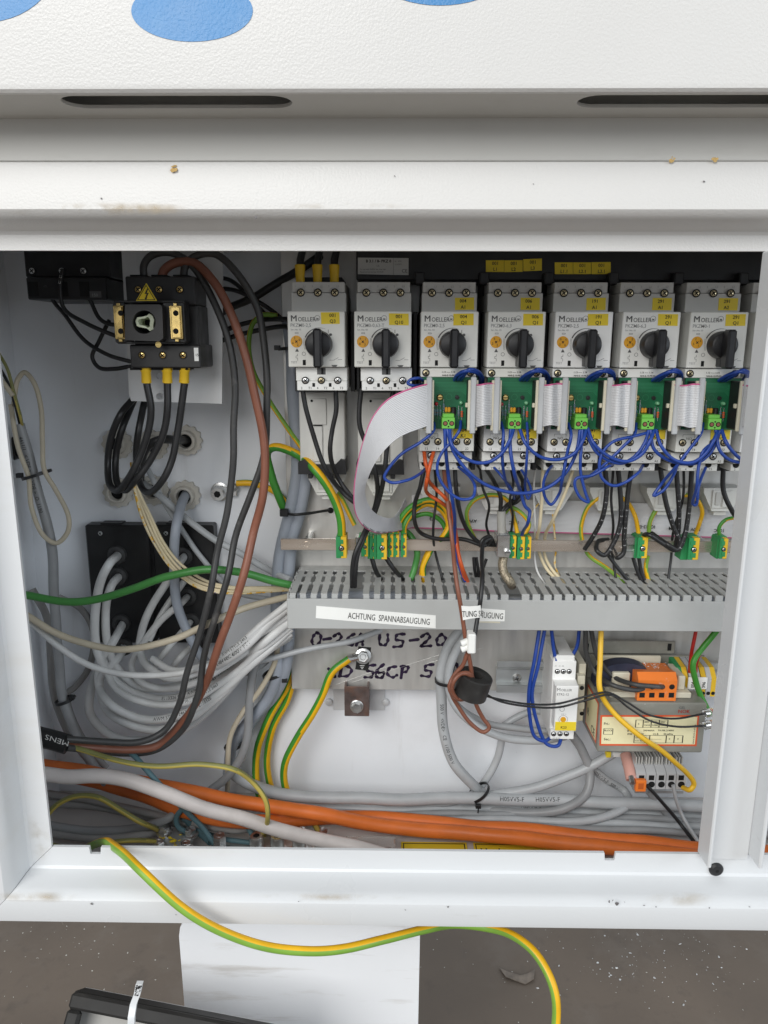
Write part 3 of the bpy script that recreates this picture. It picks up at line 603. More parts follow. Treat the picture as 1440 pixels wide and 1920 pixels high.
def contactor(i):
    setoff(PITCH * (i - 2))
    t = thing('contactor', P(838, 885, .66), ['', '', 'pale grey contactor with two red-orange wires, sticker 004 K1', 'pale grey contactor with sticker 006 K1 above the shielded cable', 'pale grey contactor with sticker 191 K1 above two cream wires', 'pale grey contactor under the 291 A1 board, printed black wires below', 'pale grey contactor under the 291 A2 board', 'pale grey contactor mostly hidden behind the white upright'][i], 'contactor', 'contactors in a row')
    q = MB(); q.pbox(787, 795, 889, 846, .6235, .05, M_face); q.build('auxiliary_block', t, 'co_a')
    q = MB(); q.pbox(786, 847.5, 885, 867, .632, .05, M_grey); q.pbox(787, 867.5, 878, 881, .638, .05, M_grey); q.build('body', t, 'co_b')
    q = MB(); q.pbox(790, 700, 888, 800, .655, .04, M_body); q.pbox(884, 800, 892, 881, .650, .05, M_black); q.build('housing', t, 'co_h')
    for k, x in enumerate((799, 821, 856, 876)): terminal_screw(t, P(x, 828, .6234), 7 * mpx(847, 828, .62), key='co_s%d' % k)
    for k, x in enumerate((808, 864)): terminal_screw(t, P(x, 854, .6319), 6.8 * mpx(847, 854, .632), m=M_zinc, key='co_s2%d' % k)
    q = MB()
    for x in (796, 828, 861): c = P(x, 869, .6378); q.lathe(c, (0, -1, 0), [(0, .0027), (.00015, .0027), (.0002, 0)], M_dark, 16)
    q.build('terminal_opening', t, 'co_o')
    q = MB(); s = mpx(847, 840, .6235); Yp = .6233
    for x, tx in ((796, '13'), (817, '14'), (851, '21'), (872, '22')): q.text(tx, 6.6 * s, P(x, 843.5, Yp), M_ink)
    q.text('NO', 6.8 * s, P(805, 823, Yp), M_ink); q.text('NC', 6.8 * s, P(862, 823, Yp), M_ink)
    for x0, y0, x1, y1 in ((799, 813, 799, 818), (799, 813, 821, 813), (821, 813, 821, 820)):
        a, b = P(x0, y0, Yp), P(x1, y1, Yp); q.box(a - Vector((.0001, .00002, .0001)), b + Vector((.0001, .00002, .0001)), M_ink, 0)
    for x, tx in ((792, 'A1'), (812, '+'), (850, '-'), (873, 'A2')): q.text(tx, 6 * s, P(x, 865, .6318), M_ink)
    for x, tx in ((793, '2'), (804, 'T1'), (818, '4'), (833, 'T2'), (848, '6'), (862, 'T3')): q.text(tx, 6 * s, P(x, 879.5, .6378), M_ink)
    q.build('printed_lettering', t, 'co_p')
    if i < 7: sticker(t, 850, 801, 886, 822, .6235, [('004', 'K1'), ('006', 'K1'), ('191', 'K1'), ('291', 'K1'), ('291', 'K1')][i - 2], 9)
for i in range(2, 8): contactor(i)

# ------------------------------------------------------------ interface boards
def idc(t, x, k, y0=709, y1=806):                            # ribbon connector standing off the board
    q = MB(); a, b = P(x, y1 - 4, .6115), P(x, y0 + 4, .6115); w = .0033
    q.box((a.x - w, .6005, a.z), (a.x + w, .618, b.z), M_black, .0006); c = q.build('ribbon_connector', t, k)
    q = MB(); q.box((a.x - w - .0006, .5975, a.z - .0008), (a.x - .0008, .6003, b.z + .0008), M_cream, .0005); q.box((a.x + .0012, .5975, a.z - .0008), (a.x + w + .0006, .6003, b.z + .0008), M_cream, .0005); q.build('connector_body', c, k + 'b')
    q = MB(); q.box((a.x - .0022, .5945, a.z - .003), (a.x + .0022, .5974, b.z + .0032), mat('strain_relief_grey', (.42, .43, .44), .4), .0007); q.build('strain_relief', c, k + 's')
    q = MB(); q.box((a.x - w - .0022, .6010, (a.z + b.z) / 2 - .0018), (a.x - w - .0001, .6040, (a.z + b.z) / 2 + .0018), M_cream, .0004); q.build('key_tab', c, k + 'k')
def board(i):
    setoff(PITCH * (i - 2))
    t = thing('interface_board', P(842, 805, .62), ['', '', 'green circuit board where the wide ribbon cable plugs in', 'green circuit board under breaker 006 Q1, second along from the wide ribbon', 'green circuit board in the middle of five, under breaker 191 Q1', 'green circuit board under the breaker stickered 291 A1', 'green circuit board under the breaker stickered 291 A2', ''][i], 'circuit board', 'relay interface boards')
    q = MB(); q.pbox(791, 707.5, 894, 804, .618, .0016, M_pcb, .0001); q.build('substrate', t, 'pb')
    q = MB(); Yp = .6178
    for k in range(7):
        o = k * 2.9; pl = [(811, 740 - o + 12 * 0), (815, 740 - o - 0), (822 - k, 733 - o * .9), (866 + k, 733 - o * .9), (874, 741 - o)]
        pp = [P(x, y, Yp) for x, y in pl]
        for a, b in zip(pp, pp[1:]):
            d = (b - a).normalized(); nn = Vector((-d.z, 0, d.x)) * .00022; q.add([a + nn, b + nn, b - nn, a - nn], [[0, 1, 2, 3]], M_trace)
    q.ring(P(842, 744, Yp), (0, -1, 0), [(0, .0022), (.00003, .0022), (.00003, .0025), (0, .0025)], M_trace, 20)
    q.text('E.04/07', .0024, P(834, 735, Yp), M_trace); q.build('copper_traces', t, 'pbt')
    idc(t, 802, 'idl'); idc(t, 882, 'idr')
    q = MB(); c = P(825, 745, .618); q.lathe(c, (0, -1, 0), [(0, .0027), (.0008, .0027), (.0016, .0019), (.0017, 0)], M_brass, 22); q.box(c + Vector((-.0018, -.0019, -.0003)), c + Vector((.0018, -.0016, .0003)), M_dark, 0); q.build('brass_screw', t, 'pbs')
    q = MB(); q.lathe(P(857, 745, .618), (0, -1, 0), [(0, .0018), (.0009, .0016), (.001, 0)], M_black, 16); q.build('black_plug', t, 'pbb')
    for x, y, m, k in ((818, 757, mat('red_lamp', (.45, .01, .02), .2, trans=.2), 'r'), (864, 755, mat('green_lamp', (.22, .55, .30), .2, trans=.2), 'g')):
        q = MB(); q.lathe(P(x, y, .618), (0, -1, 0), [(0, .0016), (.002, .0016), (.0030, .0011), (.0034, 0)], m, 14); q.build('indicator_lamp', t, 'pbl' + k)
    M_res = mat('resistor_blue', (.12, .22, .26), .35, var=.3, vs=900)
    for k, (x, y0, y1) in enumerate(((815, 761, 785), (820, 761, 785), (825.5, 761, 786), (832, 750, 775), (860, 762, 786), (866, 764, 788))):
        q = MB(); a, b = P(x, y0, .6168), P(x, y1, .6168); q.tube([a, b], .00022, M_zinc, 6); d = b - a; q.tube([a + d * .28, a + d * .34, a + d * .66, a + d * .72], .00095, M_res if k < 5 else W_redor, 8)
        for e in (.38, .5, .6): q.tube([a + d * e, a + d * (e + .035)], .00099, M_ink if e != .5 else W_brown, 8)
        q.lathe(a, (0, -1, 0), [(0, .0006), (.0008, .0003)], M_zinc, 8); q.build('resistor', t, 'pbr%d' % k)
    for k, x in enumerate((836.5, 842)):
        q = MB(); q.lathe(P(x, 773, .6165), (0, 0, 1), [(0, .0006), (.0006, .0012), (.0036, .0012), (.0042, .0005)], mat('orange_capacitor', (.75, .36, .03), .35), 10); q.tube([P(x, 766, .6165), P(x, 760, .6165)], .0002, M_zinc, 5); q.build('capacitor', t, 'pbc%d' % k)
    q = MB(); q.lathe(P(850, 776, .6160), (0, 0, 1), [(0, .0021), (.0052, .0021), (.0056, .0018)], M_black, 14); q.build('transistor', t, 'pbq')
    q = MB(); q.pbox(828.5, 783, 853, 804, .6035, .0145, M_tgreen, .0005); a, b = P(830, 783, .6055), P(852, 776, .6055); q.box((a.x, .606, a.z), (b.x, .6178, b.z), M_tgreen, .0005); tb = q.build('screw_terminal', t, 'pbx')
    q = MB()
    for x in (835, 847): q.lathe(P(x, 794, .6034), (0, -1, 0), [(0, .0020), (.00012, .0019), (.00012, 0)], M_dark, 16); q.lathe(P(x, 794, .6032), (0, -1, 0), [(0, .0014), (.00012, .0013), (.00012, 0)], W_brown, 12)
    q.lathe(P(841, 789, .6034), (0, -1, 0), [(0, .0007), (.0001, 0)], M_dark, 10); q.lathe(P(841, 800, .6034), (0, -1, 0), [(0, .0007), (.0001, 0)], M_dark, 10); q.build('terminal_holes', tb, 'pbh')
for i in range(2, 7): board(i)

# ------------------------------------------------------------ ribbon cables
def ribbon(A, B, label, n=26, amp=.00045, name='ribbon_cable', sm=8):
    pa, pb = smooth_path(A, sm), smooth_path(B, sm); k = min(len(pa), len(pb)); vs = []; W = n * 4 + 1
    for i in range(k):
        a, b = pa[i], pb[i]; w = b - a; t = pa[min(i + 1, k - 1)] - pa[max(i - 1, 0)]; t2 = pb[min(i + 1, k - 1)] - pb[max(i - 1, 0)]; nn = w.cross(t + t2)
        nn = nn.normalized() if nn.length > 1e-9 else Vector((0, -1, 0))
        for j in range(W):
            h = abs(math.sin(math.pi * j / 4)) * amp; vs.append(a + w * (j / (W - 1)) + nn * h)
        for j in range(W): h = abs(math.sin(math.pi * j / 4)) * amp; vs.append(a + w * (j / (W - 1)) - nn * h - nn * .00015)
    fs = []; fm = []
    for i in range(k - 1):
        for lay in (0, 1):
            for j in range(W - 1):
                o = i * 2 * W + lay * W + j; fs.append([o, o + 1, o + 1 + 2 * W, o + 2 * W]); fm.append(M_ribred if j < 4 else M_ribbon)
        for j in (0, W - 1):
            o = i * 2 * W + j; fs.append([o, o + W, o + W + 2 * W, o + 2 * W]); fm.append(M_ribred if j == 0 else M_ribbon)
    q = MB(); q.add(vs, fs, M_ribbon, fm); return q.build(name, None, label=label, category='ribbon cable', group='flat ribbon cables', smooth=60)
setoff(0)
A = [(806, 718, .597), (785, 723, .590), (750, 735, .583), (722, 752, .578), (698, 782, .574), (680, 828, .573), (668, 880, .576), (663, 925, .582), (666, 962, .592), (682, 988, .606), (706, 1000, .622), (730, 999, .645), (752, 995, .675), (775, 990, .703)]
B = [(806, 797, .597), (790, 803, .592), (765, 812, .587), (744, 823, .584), (722, 843, .583), (703, 868, .585), (690, 895, .590), (684, 917, .598), (687, 938, .612), (698, 957, .628), (714, 968, .646), (734, 971, .662), (748, 957, .682), (760, 934, .703)]
rb = ribbon([P(*p) for p in A], [P(*p) for p in B], 'wide grey ribbon cable sweeping down from the first circuit board in a loop')
q = MB(); pts = [(P(*a).lerp(P(*b), .10)) for a, b in zip(A, B)]; sp = smooth_path(pts, 8); vs, fs, w = textmesh('AWM 2651  105C  300V  VW-1'); L = [0]
for a, b in zip(sp, sp[1:]): L.append(L[-1] + (b - a).length)
o = []
for x, y in vs:
    s = min(L[-1] * .585 + x * .0042, L[-1] - 1e-4); i = max(j for j in range(len(L) - 1) if L[j] <= s); p = sp[i].lerp(sp[i + 1], (s - L[i]) / (L[i + 1] - L[i])); t = (sp[i + 1] - sp[i]).normalized(); a, b = smooth_path([P(*p_) for p_ in A], 8)[i], smooth_path([P(*p_) for p_ in B], 8)[i]; u = (b - a).normalized(); nn = u.cross(t).normalized(); nn = nn if nn.y < 0 else -nn
    o.append(p - u * y * .0042 + nn * .0009)
q.add(o, fs, M_inkb); q.build('cable_print', rb)
fl = [(772, 928), (860, 931), (950, 936), (1050, 938), (1150, 942), (1250, 945), (1350, 947), (1430, 949)]; fb = [(772, 991), (860, 993), (950, 998), (1050, 1000), (1150, 1003), (1250, 1006), (1350, 1009), (1430, 1011)]
rb2 = ribbon([P(x, y + 0, .7115 + .002 * math.sin(x * .03)) for x, y in fb], [P(x, y, .7115 + .002 * math.sin(x * .03)) for x, y in fl], 'flat grey ribbon cable running along the plate behind the wires', sm=5)
q = MB()
for x, y, t in ((800, 977, 'E3'), (838, 979, '2651'), (880, 981, 'AWM'), (960, 984, '105C'), (1215, 992, 'ICB13-E'), (1262, 995, 'AWM'), (1300, 997, '500V'), (1345, 999, '10+C')):
    q.text(t, .0046, P(x + 14, y - 7, .7085), M_inkb, ux=(-1, 0, 0), uy=(0, 0, -1), bold=.02)
q.build('cable_print', rb2)
LR = ['short pleated ribbon cable between the first and second circuit boards', 'short pleated ribbon cable between the boards of 006 Q1 and 191 Q1', 'short pleated ribbon cable between the boards of 191 Q1 and 291 A1', 'short pleated ribbon cable between the boards of 291 A1 and 291 A2', 'pleated ribbon cable running behind the white upright']
for i in range(5):
    setoff(PITCH * i); A = []; B = []
    for k in range(9):
        t = k / 8; x = 882 + (48 if i < 4 else 30) * t; yy = .5965 - .0035 * abs(math.sin(math.pi * t)) + .0030 * math.sin(3 * math.pi * t + i * .5) * (1 if 0 < k < 8 else 0)
        yy = .5973 if k in (0, 8) else yy
        A.append(P(x, 719 + 1.5 * math.sin(6 * t), yy)); B.append(P(x - (2 * math.sin(5 * t)), 799 + 2 * math.sin(7 * t + i), yy + .001 * math.sin(9 * t)))
    ribbon(A, B, LR[i], sm=4, amp=.0005)
setoff(0)

# ------------------------------------------------------------ black busbar block across the top with its labels
bb = thing('busbar_block', P(1040, 528, .66), 'long black plastic busbar block above the breakers with yellow stickers', 'busbar')
q = MB(); x0, x1 = X_(668, 500, .655), .60; z0, z1 = P(900, 526, .655).z, Z + .085; q.box((x0, .655, z0), (x1, .71, z1), M_black, .001)
for k in range(2, 9): xx = X_(847, 520, .65) - PITCH / 2 + PITCH * (k - 2); q.box((xx - .004, .645, z0 - .004), (xx + .004, .656, z0 + .006), M_black, .001)
q.build('housing', bb)
q = MB(); q.prism([P(*p, .6545) for p in ((671, 483), (766, 484), (766, 516), (671, 514))], (0, .0003, 0), mat('aged_type_label', (.46, .46, .44), .5)); s = mpx(720, 500, .655)
q.text('B 3.1 / 8- PKZ 0', 7.2 * s, P(686, 492, .6543), M_inkb, bold=.03); q.text('For use with PKZM0 bus, load side', 3.4 * s, P(675, 506, .6543), M_inkb); q.text('Rated current see cat. 3.7.10.00', 3.4 * s, P(675, 511, .6543), M_inkb); q.text('CE', 9 * s, P(753, 511, .6543), M_inkb); q.text('Ie   63A', 4 * s, P(740, 491, .6543), M_ink); q.text('Ui 690V', 4 * s, P(740, 497, .6543), M_ink); q.text('UL', 5 * s, P(706, 500, .6543), M_ink)
a = P(738, 484, .6543); q.box(a - Vector((.0001, .00002, .0135)), a + Vector((.0001, .00002, 0)), M_ink, 0); q.build('type_label', bb)
for x0, y0, x1, y1, t, rr in ((911, 488, 945, 510, ('001', 'L1'), 0), (945.6, 488, 980, 510, ('001', 'L2'), .8), (981, 485.5, 1016, 508, ('001', 'L3'), 2), (1040, 492, 1074, 514, ('001', 'L1.1'), 0), (1074.8, 492, 1108, 514, ('001', 'L2.1'), 0), (1109, 491.5, 1145, 514, ('001', 'L3.1'), .5)):
    sticker(bb, x0, y0, x1, y1, .6546, t, 8.5, rot=rr)
LL = ['first', 'second', 'third']
for k, x in enumerate((563, 595.5, 627)):
    q = MB(); q.lathe(P(x, 529, .650), (0, 0, 1), [(0, .0036), (.006, .0039), (.0075, .0040), (.0135, .0044), (.0140, .0040)], M_ylug, 18); q.tube([P(x, 500, .650), P(x, 488, .655), P(x + 4, 470, .67), P(x + 10, 455, .70)], .0032, W_black, 10)
    q.build('insulated_ferrule', None, label=LL[k] + ' yellow crimp sleeve on top of the breaker stickered 001 Q3', category='wire ferrule', group='yellow crimp sleeves on the first breaker')
# ============================================================ LEFT BAY
# contactor under the roof
t = thing('contactor', P(125, 566, .68), 'black contactor high in the dark corner beside the main switch bracket', 'contactor')
q = MB(); q.pbox(45, 455, 205, 520, .662, .06, M_black, .001); q.pbox(50, 520, 200, 562, .654, .07, M_black, .001); q.build('housing', t)
for k, x in enumerate((62, 118, 158)):
    q = MB(); q.pbox(x - 9, 528, x + 9, 556, .6535, .0006, M_dark, 0); q.build('terminal_opening', t); terminal_screw(t, P(x - 2, 508, .6618), .0035, m=M_zinc)
q = MB(); q.text('150', .0035, P(172, 556, .6535), M_inkl); q.pbox(168, 546, 190, 558, .6538, .0003, M_ink, 0); q.build('printed_tag', t)
# switch bracket
br = MB(); pol = [(226, 440), (418, 440), (416, 757), (246, 752), (242, 740)]
hole = lambda cx, cy, r, Y, n=16: [P(cx + r * math.cos(6.2832 * k / n), cy + r * math.sin(6.2832 * k / n), Y) for k in range(n)]
br.prism([P(*p, .664) for p in pol], (0, .002, 0), M_whitesm, [hole(298, 705, 5.5, .664), hole(299, 743, 6.5, .664)]); br.pbox(226, 440, 418, 452, .6662, .078, M_whitesm)
br.build('switch_bracket', None, label='white sheet steel bracket with two holes behind the black main switch', category='bracket')
sw = thing('main_switch', P(300, 690, .65), 'black main switch with gold contacts and keyed hole seen from behind', 'switch')
M_sw = mat('switch_black_plastic', (.024, .023, .023), .36, var=.25, vs=60, dirt=[((.09, .08, .07), 30, .6, .85, .3)])
q = MB(); q.pbox(236, 518, 366, 572, .628, .036, M_sw, .001); q.pbox(366, 520, 374, 566, .642, .022, M_sw); q.pbox(250, 572, 372, 650, .630, .034, M_sw, .001); q.pbox(244, 646, 376, 690, .622, .042, M_sw, .001); q.pbox(376, 652, 380, 684, .636, .025, M_sw); q.build('housing', sw)
q = MB()
for x in (257, 297, 338): q.pbox(x - 14, 690, x + 14, 694, .626, .02, M_dark); q.pbox(x - 14, 515, x + 14, 518, .632, .02, M_dark)
q.build('cable_entries', sw)
for k, x in enumerate((259, 298, 337)): terminal_screw(sw, P(x, 543, .6278), 8.2 * mpx(300, 543, .628), m=M_brass, depth=.003)
for k, x in enumerate((266, 305, 343)): terminal_screw(sw, P(x, 666, .6218), 7.8 * mpx(300, 666, .622), m=M_brass)
# front contact carrier with the keyed hole
fy = .600
q = MB(); o = [P(*p, fy) for p in ((234, 571), (300, 571), (304, 576), (306, 634), (298, 640), (234, 638))]
q.prism(o, (0, .022, 0), M_sw, [hole(270, 604, 22, fy, 28)]); q.pbox(213, 563, 345, 568, fy + .012, .012, M_sw); q.pbox(220, 640, 345, 645, fy + .012, .012, M_sw); q.pbox(306, 566, 346, 643, fy + .010, .016, M_sw, .001); q.pbox(213, 566, 234, 643, fy + .010, .016, M_sw, .001)
q.pbox(246, 580, 296, 628, fy + .021, .002, M_dark); q.build('contact_carrier', sw)
for xa_, xb_, k in ((213.5, 233, 'l'), (318, 341, 'r')):
    q = MB(); q.pbox(xa_, 573, xb_, 636, fy + .006, .004, M_brass, .0005); q.pbox(xa_ + 3, 575, xb_ - 3, 634, fy + .0045, .0016, M_brass, .0006); q.pbox((xa_ + xb_) / 2 - 3.5, 568, (xa_ + xb_) / 2 + 3.5, 641, fy + .0072, .003, M_brass, .0004)
    for yy in (587, 621): q.lathe(P((xa_ + xb_) / 2 + (3 if k == 'l' else 0), yy, fy + .0043), (0, -1, 0), [(0, .0022), (.0001, 0)], M_dark, 16)
    q.build('gold_contact', sw)
M_key = mat('pale_green_core', (.70, .76, .56), .45, var=.2, vs=200)
key = [(254, 602), (257, 595), (266, 594), (275, 592), (280, 588), (286, 592), (289, 600), (287, 610), (288, 617), (281, 621), (276, 616), (266, 614), (257, 612)]
kc = (268, 604); ins = [(kc[0] + (x - kc[0]) * .66, kc[1] + (y - kc[1]) * .62) for x, y in key]
q = MB(); q.prism([P(*p, fy + .005) for p in key], (0, .016, 0), M_key, [[P(*p, fy + .005) for p in ins]]); q.build('keyed_core', sw)
q = MB(); tri = [P(*p, .602) for p in ((274, 531), (294, 564), (255, 564))]; q.prism(tri, (0, .0012, 0), M_yst); c = sum(tri, Vector()) / 3
for a, b in zip(tri, tri[1:] + tri[:1]):
    a2, b2 = c + (a - c) * .88, c + (b - c) * .88; a3, b3 = c + (a - c) * .76, c + (b - c) * .76; u = Vector((0, -.0002, 0)); q.add([a2 + u, b2 + u, b3 + u, a3 + u], [[0, 1, 2, 3]], M_inkb)
bo = [(276, 541), (271, 551), (275, 551), (272, 559), (270.5, 557.5), (273, 563), (276.5, 557.5), (274.5, 558.5), (279, 549), (275, 549.5), (278, 541)]
q.prism([P(x, y, .6016) for x, y in bo], (0, .0001, 0), M_inkb); q.build('warning_triangle', sw)
q = MB(); q.pbox(364, 652, 372, 677, .6216, .0004, M_paper, 0); q.text('15', .003, P(366, 668, .6213), M_inkb); q.build('number_tag', sw)
q = MB(); q.lathe(P(297, 646, .612), (0, -1, 0), [(0, .0026), (.0004, .0024), (.0005, 0)], M_brass, 14); q.build('brass_stud', sw)
FL = ['first', 'second', 'third']
for k, (x, dx) in enumerate(((273, 2), (313, 1), (346, -1))):
    q = MB(); a, b = P(x, 686, .630), P(x + dx, 720, .631); d = (b - a); q.lathe(a, d, [(0, .0044), (.004, .0046), (.0055, .0039), (.0138, .0042), (.0142, .0036)], M_ylug, 20)
    q.build('insulated_ferrule', None, label=FL[k] + ' yellow crimp sleeve under the black main switch', category='wire ferrule', group='yellow crimp sleeves on the main switch')
# gland nuts on the rear wall
GL = {(222, 832): 'cream gland nut behind the black cable loops, upper row', (352, 825): 'cream gland nut holding the thick black cable', (288, 834): 'cream gland nut half hidden behind the middle black cable, upper row',
      (224, 922): 'cream gland nut below the lowest bend of the black cables', (290, 918): 'cream gland nut half hidden behind cream textile wires', (349, 928): 'cream gland nut with a blue-grey cable coming out'}
for (x, y), lab in GL.items():
    t = thing('cable_gland', P(x, y, .745), lab, 'cable gland', 'cream cable glands in the rear wall'); c = P(x, y, .7448); s = mpx(x, y, .745); ps = []
    for k in range(60): a = 6.2832 * k / 60; rr = (27.5 + 1.8 * math.cos(12 * a)) * s; ps.append(c + Vector((math.cos(a) * rr, 0, math.sin(a) * rr)))
    q = MB(); q.prism(ps, (0, -.005, 0), M_glandw); q.build('scalloped_nut', t)
    q = MB(); q.ring(c, (0, -1, 0), [(.0049, 12 * s), (.011, 13 * s), (.012, 15 * s), (.011, 18 * s), (.0049, 19.5 * s)], M_glandw, 32); q.lathe(c + Vector((0, -.0052, 0)), (0, -1, 0), [(0, 13 * s), (.0001, 0)], M_dark, 20); q.build('clamping_collar', t)
# black cable entry boxes
for (x0, x1, lab, gr) in ((168, 284, 'black cable entry box with dark rubber grommets and pale cables', ((220, 1040), (222, 1080), (228, 1168), (232, 1212))), (291, 405, 'second black cable entry box, behind the blue-grey and beige cables', ((345, 1042), (352, 1118), (358, 1165), (372, 1200)))):
    t = thing('cable_entry_box', P((x0 + x1) / 2, 1208, .73), lab, 'entry box', 'black cable entry boxes'); q = MB(); q.pbox(x0, 985, x1, 1206, .728, .0168, M_black, .0015); q.build('housing', t)
    q = MB(); q.pbox(x0 + 20, 981, x0 + 60, 985, .732, .0125, M_black); q.build('top_latch', t); terminal_screw(t, P(x0 + 20, 1000, .7279), .003, m=M_dull, hole=False, name='cover_screw')
    for x, y in gr:
        q = MB(); q.ring(P(x, y, .7278), (0, -1, 0), [(0, .0035), (.003, .004), (.0045, .006), (.003, .0092), (0, .0100)], mat('rubber_grommet', (.05, .05, .05), .55, var=.2), 26); q.build('grommet', t)
# earth bolt on the rear wall
t = thing('earth_bolt', P(413, 935, .745), 'zinc socket bolt with ring lug on the rear wall', 'bolt'); c = P(413, 922, .7448)
hexbolt(t, c, .0072, .012, (0, -1, 0), socket=True); q = MB(); q.box(c + Vector((.004, -.006, -.0035)), c + Vector((.018, -.0045, .006)), M_zinc, .0006); q.tube([c + Vector((.012, -.006, .005)), c + Vector((.019, -.007, .007))], .0042, M_zinc, 10); q.build('ring_lug', t)
# plug on the side wall
q = MB(); c = P(14, 842, .722); q.box(c + Vector((-.02, 0, -.012)), c + Vector((.006, .02, .012)), M_black, .002); q.box(c + Vector((.006, .003, -.008)), c + Vector((.012, .017, .009)), M_black, .001); c2 = q.build('wall_plug', None, label='black plug sticking out of the side wall behind the beige cable', category='plug')

# ============================================================ EARTH BAR WITH TERMINALS
BY = .684
q = MB(); x0, x1 = X_(526, 1020, BY), .58; za, zb = P(800, 1033, BY).z, P(800, 1012, BY).z; q.box((x0, BY, za), (x1, BY + .003, zb), M_busbar, .0004)
for px in (575, 1330): xx = X_(px, 1022, BY); q.lathe((xx, BY, (za + zb) / 2), (0, 1, 0), [(.003, .004), (.036, .004)], M_zinc, 12)
eb = q.build('earth_bar', None, label='long flat tinned bar carrying the green and yellow earth terminals', category='earth bar')
q = MB(); q.ring(P(575, 1021, BY), (0, -1, 0), [(0, .0022), (.0006, .0024), (.0006, .0030), (0, .0031)], M_busbar, 20); q.build('rivet', eb)
PT = [(640, 1007, 1047, 20, .668, 0), (684, 1005, 1044, 13, .672, 5), (700, 1005, 1048, 14, .668, 4), (716, 1004, 1049, 19, .662, 6), (732, 1004, 1045, 11, .670, 0), (743, 1004, 1045, 11, .670, 0), (757, 1004, 1045, 11, .670, 0),
      (962, 1006, 1047, 12, .668, 0), (977, 1007, 1049, 14, .667, 0), (990, 1007, 1048, 12, .669, 0), (1205, 1008, 1047, 19, .668, 5), (1301, 1009, 1050, 20, .666, 14), (1357, 1010, 1048, 15, .668, 5)]
PLB = ['earth terminal clamping the thick yellow earth wire that arches from the grey cables', 'earth terminal next to the black wire, first of the cluster under the ribbon loop', 'earth terminal under the ribbon loop, tucked behind the widest one', 'wide earth terminal standing proud below the ribbon loop', 'narrow earth terminal under the arching yellow wires, beside the widest one', 'narrow earth terminal under the arching yellow wires, middle one', 'narrow earth terminal under the arching yellow wires, last of the cluster',
       'earth terminal touching the shield clamp', 'earth terminal in the middle of the trio by the shield clamp', 'earth terminal ending the trio by the shield clamp', 'earth terminal beside the grey end clip', 'earth terminal set askew under a green earth wire', 'earth terminal beside the white upright']
for (x, y0, y1, w, Yt, sk), lab in zip(PT, PLB):
    t = thing('earth_terminal', P(x, y1, Yt), lab, 'terminal', 'green and yellow earth terminals'); h = w * .45
    q = MB(); q.pbox(x - w / 2, y0, x - w / 2 + h, y1, Yt, .019, M_pegreen, .0004); q.pbox(x - w / 2 + 1, y0 - 4, x + w / 2 - 1, y0, Yt + .006, .013, M_pegreen, .0004)
    if sk: q.pbox(x - w / 2 - sk, y0, x - w / 2 - .3, y1, Yt + .004, .015, M_pegreen, .0004)
    q.build('green_half', t)
    q = MB(); q.pbox(x - w / 2 + h + .2, y0, x + w / 2, y1, Yt, .019, M_peyel, .0004); q.build('yellow_half', t)
    q = MB(); q.pbox(x - w * .28, y0 + 5, x + w * .18, y0 + 13, Yt - .0004, .0006, M_pegreen, .0001); q.pbox(x - w * .28, y1 - 13, x + w * .18, y1 - 4, Yt - .0004, .0006, M_pegreen, .0001); q.build('wire_windows', t)
    terminal_screw(t, P(x, (y0 + y1) / 2 + 1, Yt - .0003), min(w * .26, 5) * mpx(x, y0, Yt), m=M_zinc, name='clamp_screw')
for x, lab, w in ((672, 'small grey end clip on the earth bar beside the crossing black wire', 12), (1182, 'grey end clip on the earth bar under the printed black wires', 20)):
    q = MB(); q.pbox(x - w / 2, 1008, x + w / 2, 1022, .674, .014, M_zinc); q.pbox(x - w / 2 + 2, 1022, x + w / 2 - 3, 1034, .678, .01, M_zinc); q.pbox(x - w / 2, 1034, x + w / 2, 1046, .674, .014, M_zinc); q.build('end_clip', None, label=lab, category='clip')
t = thing('shield_clamp', P(944, 1046, .675), 'zinc shield clamp screwed on the earth bar round a braided cable', 'clamp')
q = MB(); q.pbox(932, 1004, 956, 1045, .664, .004, M_zinc, .0006); q.pbox(932, 1004, 934.5, 1045, .668, .022, M_zinc); q.pbox(953.5, 1004, 956, 1045, .668, .022, M_zinc); q.pbox(936, 1000, 952, 1005, .668, .016, M_zinc); q.build('saddle', t)
q = MB(); c = P(951, 1035, .6638); q.lathe(c, (0, -1, 0), [(0, .0031), (.0018, .0031), (.0024, .0022), (.0025, 0)], M_zinc, 20); q.box(c + Vector((-.0025, -.0027, -.0004)), c + Vector((.0025, -.0022, .0004)), M_dark, 0); q.build('slotted_screw', t)

